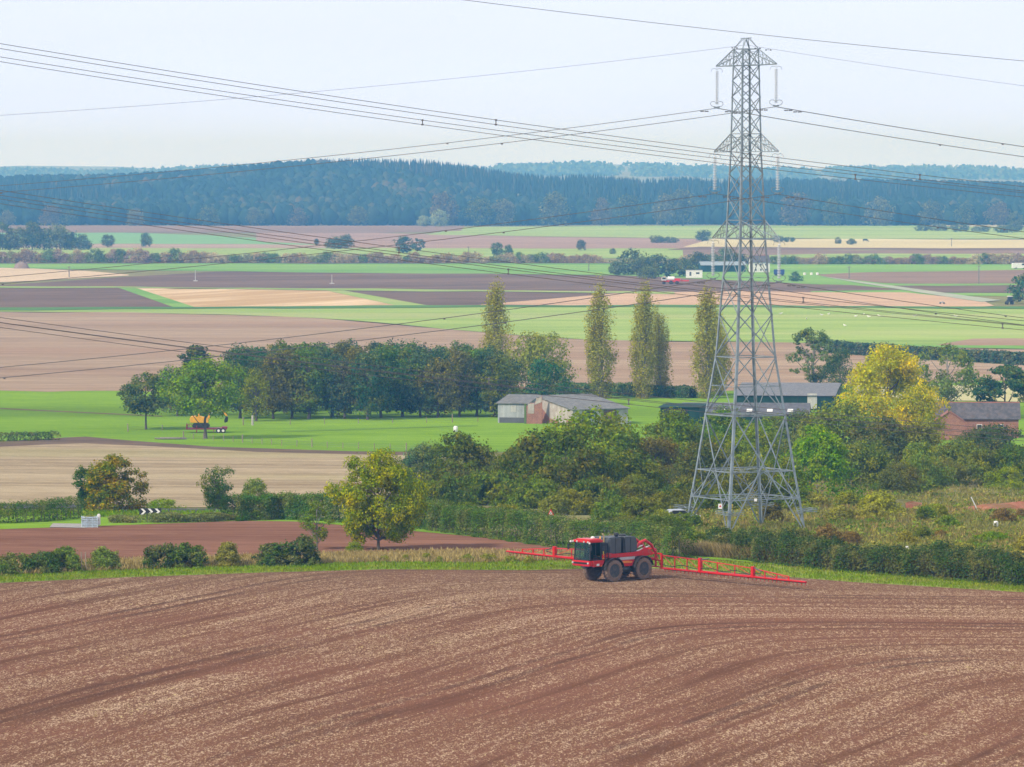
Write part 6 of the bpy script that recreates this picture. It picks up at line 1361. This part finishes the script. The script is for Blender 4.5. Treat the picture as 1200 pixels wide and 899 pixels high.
g = ground(907, 323.5); c_ = empty('blue_trailer', g, 'distant dark blue trailer right of the white farmhouse', 'trailer'); MB().box((2.5, 1, 1.9), (5, 2.3, 2.4)).build('body', bmat('dark_blue', (.02, .05, .2)), c_, bevel=.06)
for x in (1, 4): MB().lathe([(.1, -.1), (.5, -.1), (.5, .1), (.1, .1)], (x, -.2, .5), 'Y', 12).build('wheel', RUB, c_)
for i, px in enumerate((943, 951, 958)):
    g = ground(px, 322.5); MB().lathe([(.05, 0), (.65, .02), (.7, .6), (.65, 1.2), (.05, 1.25)], n=12).build('wrapped_bale', WHITE, smooth=True).location = g; tag(col.objects[-1], 'white wrapped bale in the row beside the far farm lane', 'bale', 'white wrapped bales beside the far lane')
# far tractor sprayer
g = ground(785, 333.5); ts_ = empty('distant_sprayer', g, 'small distant red sprayer with a white tank on the far ploughed field', 'sprayer', rz=R(172))
DRK = RUB
for x, r_ in ((2.6, .65), (-.6, .9), (-3.2, .8)):
    for s in (1, -1): MB().lathe([(.2, -.25), (r_ * .95, -.25), (r_, 0), (r_ * .95, .25), (.2, .25)], (x, s * 1.0, r_), 'Y', 16).build('wheel', DRK, ts_, smooth=True)
MB().box((-.3, 0, 1.5), (7.2, 1.2, .7)).build('chassis', RED, ts_, bevel=.05); c_ = MB().prism([(1.4, 1.8), (3.6, 1.8), (3.5, 3.3), (1.5, 3.4)], -.95, .95).build('cab', WHITE, ts_, bevel=.08); MB().box((2.5, -.97, 2.7), (1.6, .06, .9)).build('window', DK, c_); MB().box((2.5, .97, 2.7), (1.6, .06, .9)).build('window', DK, c_)
MB().lathe([(.5, -1.7), (.9, -1.4), (.95, 1.4), (.5, 1.7)], (-.6, 0, 2.6), 'X', 16).build('tank', WHITE, ts_, smooth=True); MB().box((-3.4, 0, 2.0), (2.6, 1.9, 1.3)).build('red_hopper', RED, ts_, bevel=.1)
MB().box((-6.6, 0, 1.7), (3.8, .5, .5)).build('folded_boom', RED, ts_, bevel=.03); MB().box((2.5, 0, 3.5), (.3, .3, .2)).build('beacon', ORA, ts_)
g = ground(1195, 315.5); car(g, 0.1, WHITE, 'distant white van on the green strip at the right edge', van=True).scale = (1.6, 1.4, 1.35)
g = ground(1183, 357); tt = empty('distant_tractor', g, 'distant dark tractor with a white cab roof beside the dark tree at the right edge', 'tractor', rz=R(100))
MB().box((1.0, 0, 1.5), (2.2, .8, .9)).build('bonnet', DK, tt, bevel=.08); MB().prism([(-1.2, 1.3), (.3, 1.3), (.1, 2.9), (-1.1, 2.9)], -.8, .8).build('cab', DK, tt, bevel=.05); MB().box((-.5, 0, 3.1), (1.7, 1.8, .3)).build('cab_roof', WHITE, tt, bevel=.06)
for x, r_ in ((-.8, .95), (1.6, .6)):
    for s in (1, -1): MB().lathe([(.2, -.22), (r_, -.2), (r_, .2), (.2, .22)], (x, s * 1.0, r_), 'Y', 18).build('wheel', DRK, tt, smooth=True)
g = ground(1104, 356.5); q_ = empty('quad_bike', g, 'tiny grey quad bike on the pink stubble field', 'quad bike'); MB().prism([(-1, .5), (-.9, .95), (-.2, .9), (.2, 1.1), (.6, .9), (1, .6)], -.35, .35).build('body', GREYCAR, q_, bevel=.05)
for x in (-.7, .7):
    for s in (1, -1): MB().lathe([(.1, -.13), (.33, -.13), (.33, .13), (.1, .13)], (x, s * .5, .33), 'Y', 12).build('wheel', RUB, q_)
g = ground(11.5, 262.5); hh_ = empty('white_house', g, 'tiny distant white house at the forest edge far left', 'house'); gable(hh_, 13, 9, 5, 3.5, WHITE, SLATE); 
for x in (3, 8): MB().box((x, -.05, 2.6), (1.2, .08, 1.4)).build('window', DK, hh_)
g = ground(25, 315); 
me = quads_mesh('muck_heap', *[np.stack([rng.normal(0, 2.2, 900), rng.normal(0, 1.5, 900), np.abs(rng.normal(0, .1, 900))], -1)] * 1, rng.normal(size=(900, 3)), np.full(900, .5), gm_dry) if False else None
hp = MB().lathe([(4.4, 0), (4.0, .9), (3.0, 2.2), (1.6, 3.2), (.3, 3.6)], n=18); hp.v = [(x * (1 + .15 * math.sin(5 * z + 3 * x)), y * .7, z + .15 * math.sin(3 * x + y)) for x, y, z in hp.v]
hp.build('muck_heap', bmat('heap_brown', (.24, .18, .15), scale=1.5), smooth=True).location = g; tag(col.objects[-1], 'brown heap at the edge of the far tan field on the left', 'heap')
# far wooden poles and sprinklers
def pole(px, yb, yt, label, grp=None):
    g = ground(px, yb); h = at(px, yt, g.y).z - g.z; e = empty('utility_pole', g, label, 'pole', grp); MB().tube([(0, 0, -.5), (0, 0, h)], [.28, .2], 6).build('post', bmat('pole_wood', (.20, .18, .16)), e); MB().bar((-1.1, 0, h - .4), (1.1, 0, h - .4), .2).build('crossbar', bmat('pole_wood', (.2, .18, .16)), e)
for px, yb, yt in ((995, 327, 312), (1147, 333, 311), (690, 318, 306), (470, 294, 282), (1115, 289, 279), (81, 325, 312), (549, 300, 289)): pole(px, yb, yt, 'thin grey pole standing in the far fields', 'utility poles in the far fields')
for px, yb, yt in ((229, 330, 316), (389, 333, 322)):
    g = ground(px, yb); h = at(px, yt, g.y).z - g.z; e = empty('irrigation_mast', g, 'pale mast on a small base in the far ploughed field, ' + ('left one' if px < 300 else 'right one'), 'mast', 'pale masts in the far ploughed field'); MB().tube([(0, 0, 0), (0, 0, h)], [.22, .12], 6).build('post', bmat('mast_grey', (.5, .5, .5)), e); MB().box((0, 0, .3), (2.0, .9, .4)).build('base', bmat('mast_grey', (.5, .5, .5)), e)
# gulls resting on the crop
for i, (px, py) in enumerate([(963, 370.5), (971, 369.5), (990, 383), (1003, 372), (1012, 370), (1018, 372.5), (1030, 371.5), (1072, 371.5), (1120, 372), (945, 375), (915, 369)]):
    g = ground(px, py); e = empty('white_bird', g, 'white gull resting on the pale green crop', 'bird', 'white gulls resting on the pale green crop', rz=random.uniform(0, 6))
    b = MB().tube([(-.55, 0, .34), (-.3, 0, .33), (0, 0, .30), (.22, 0, .36), (.32, 0, .5), (.42, 0, .52), (.52, 0, .5)], [.02, .09, .14, .12, .075, .07, .015], 8); b.tube([(0, .04, .2), (0, .04, 0)], .015, 4); b.tube([(0, -.04, .2), (0, -.04, 0)], .015, 4); b.build('body', WHITE, e, smooth=True); e.scale = (1.5, 1.5, 1.5)
# small dark cattle
g = ground(1014, 284); cw_ = empty('dark_cow', g, 'tiny dark grazing cow on the yellow far field', 'cow'); b = MB().tube([(-1.1, 0, 1.1), (-.8, 0, 1.15), (0, 0, 1.1), (.7, 0, 1.15), (1.0, 0, 1.0), (1.35, 0, .5), (1.55, 0, .2)], [.2, .36, .42, .36, .22, .16, .1], 10)
for x in (-.8, .7):
    for s in (1, -1): b.tube([(x, s * .22, 1.0), (x - .05, s * .22, .5), (x, s * .22, 0)], [.13, .07, .06], 6)
b.tube([(-1.25, 0, 1.2), (-1.35, 0, .5)], [.03, .02], 4); b.build('body', DK, cw_, smooth=True); cw_.scale = (1.6, 1.6, 1.6)
# ------------------------------------------------------------------ haze
hz = MB().box((0, 7000, 74.0), (5200, 14300, 150)).build('haze', None, None) if False else None
me = bpy.data.meshes.new('haze'); X0, X1, Y0, Y1, Z0, Z1 = -2700, 2700, -390, 14400, -1.0, 140
me.from_pydata([(x, y, z) for z in (Z0, Z1) for x, y in ((X0, Y0), (X1, Y0), (X1, Y1), (X0, Y1))], [], [(3, 2, 1, 0), (4, 5, 6, 7), (0, 1, 5, 4), (1, 2, 6, 5), (2, 3, 7, 6), (3, 0, 4, 7)])
m, t, out = nt('haze_air'); pv = N(t, 'ShaderNodeVolumePrincipled'); pv.inputs['Color'].default_value = HAZE_COL; pv.inputs['Density'].default_value = HAZE_DEN; pv.inputs['Anisotropy'].default_value = .0
pv.inputs['Absorption Color'].default_value = HAZE_ABS
t.links.new(pv.outputs[0], out.inputs['Volume']); me.materials.append(m)
tag(mesh_obj('haze', me), 'thin blue haze over the plain', 'haze', kind='stuff')
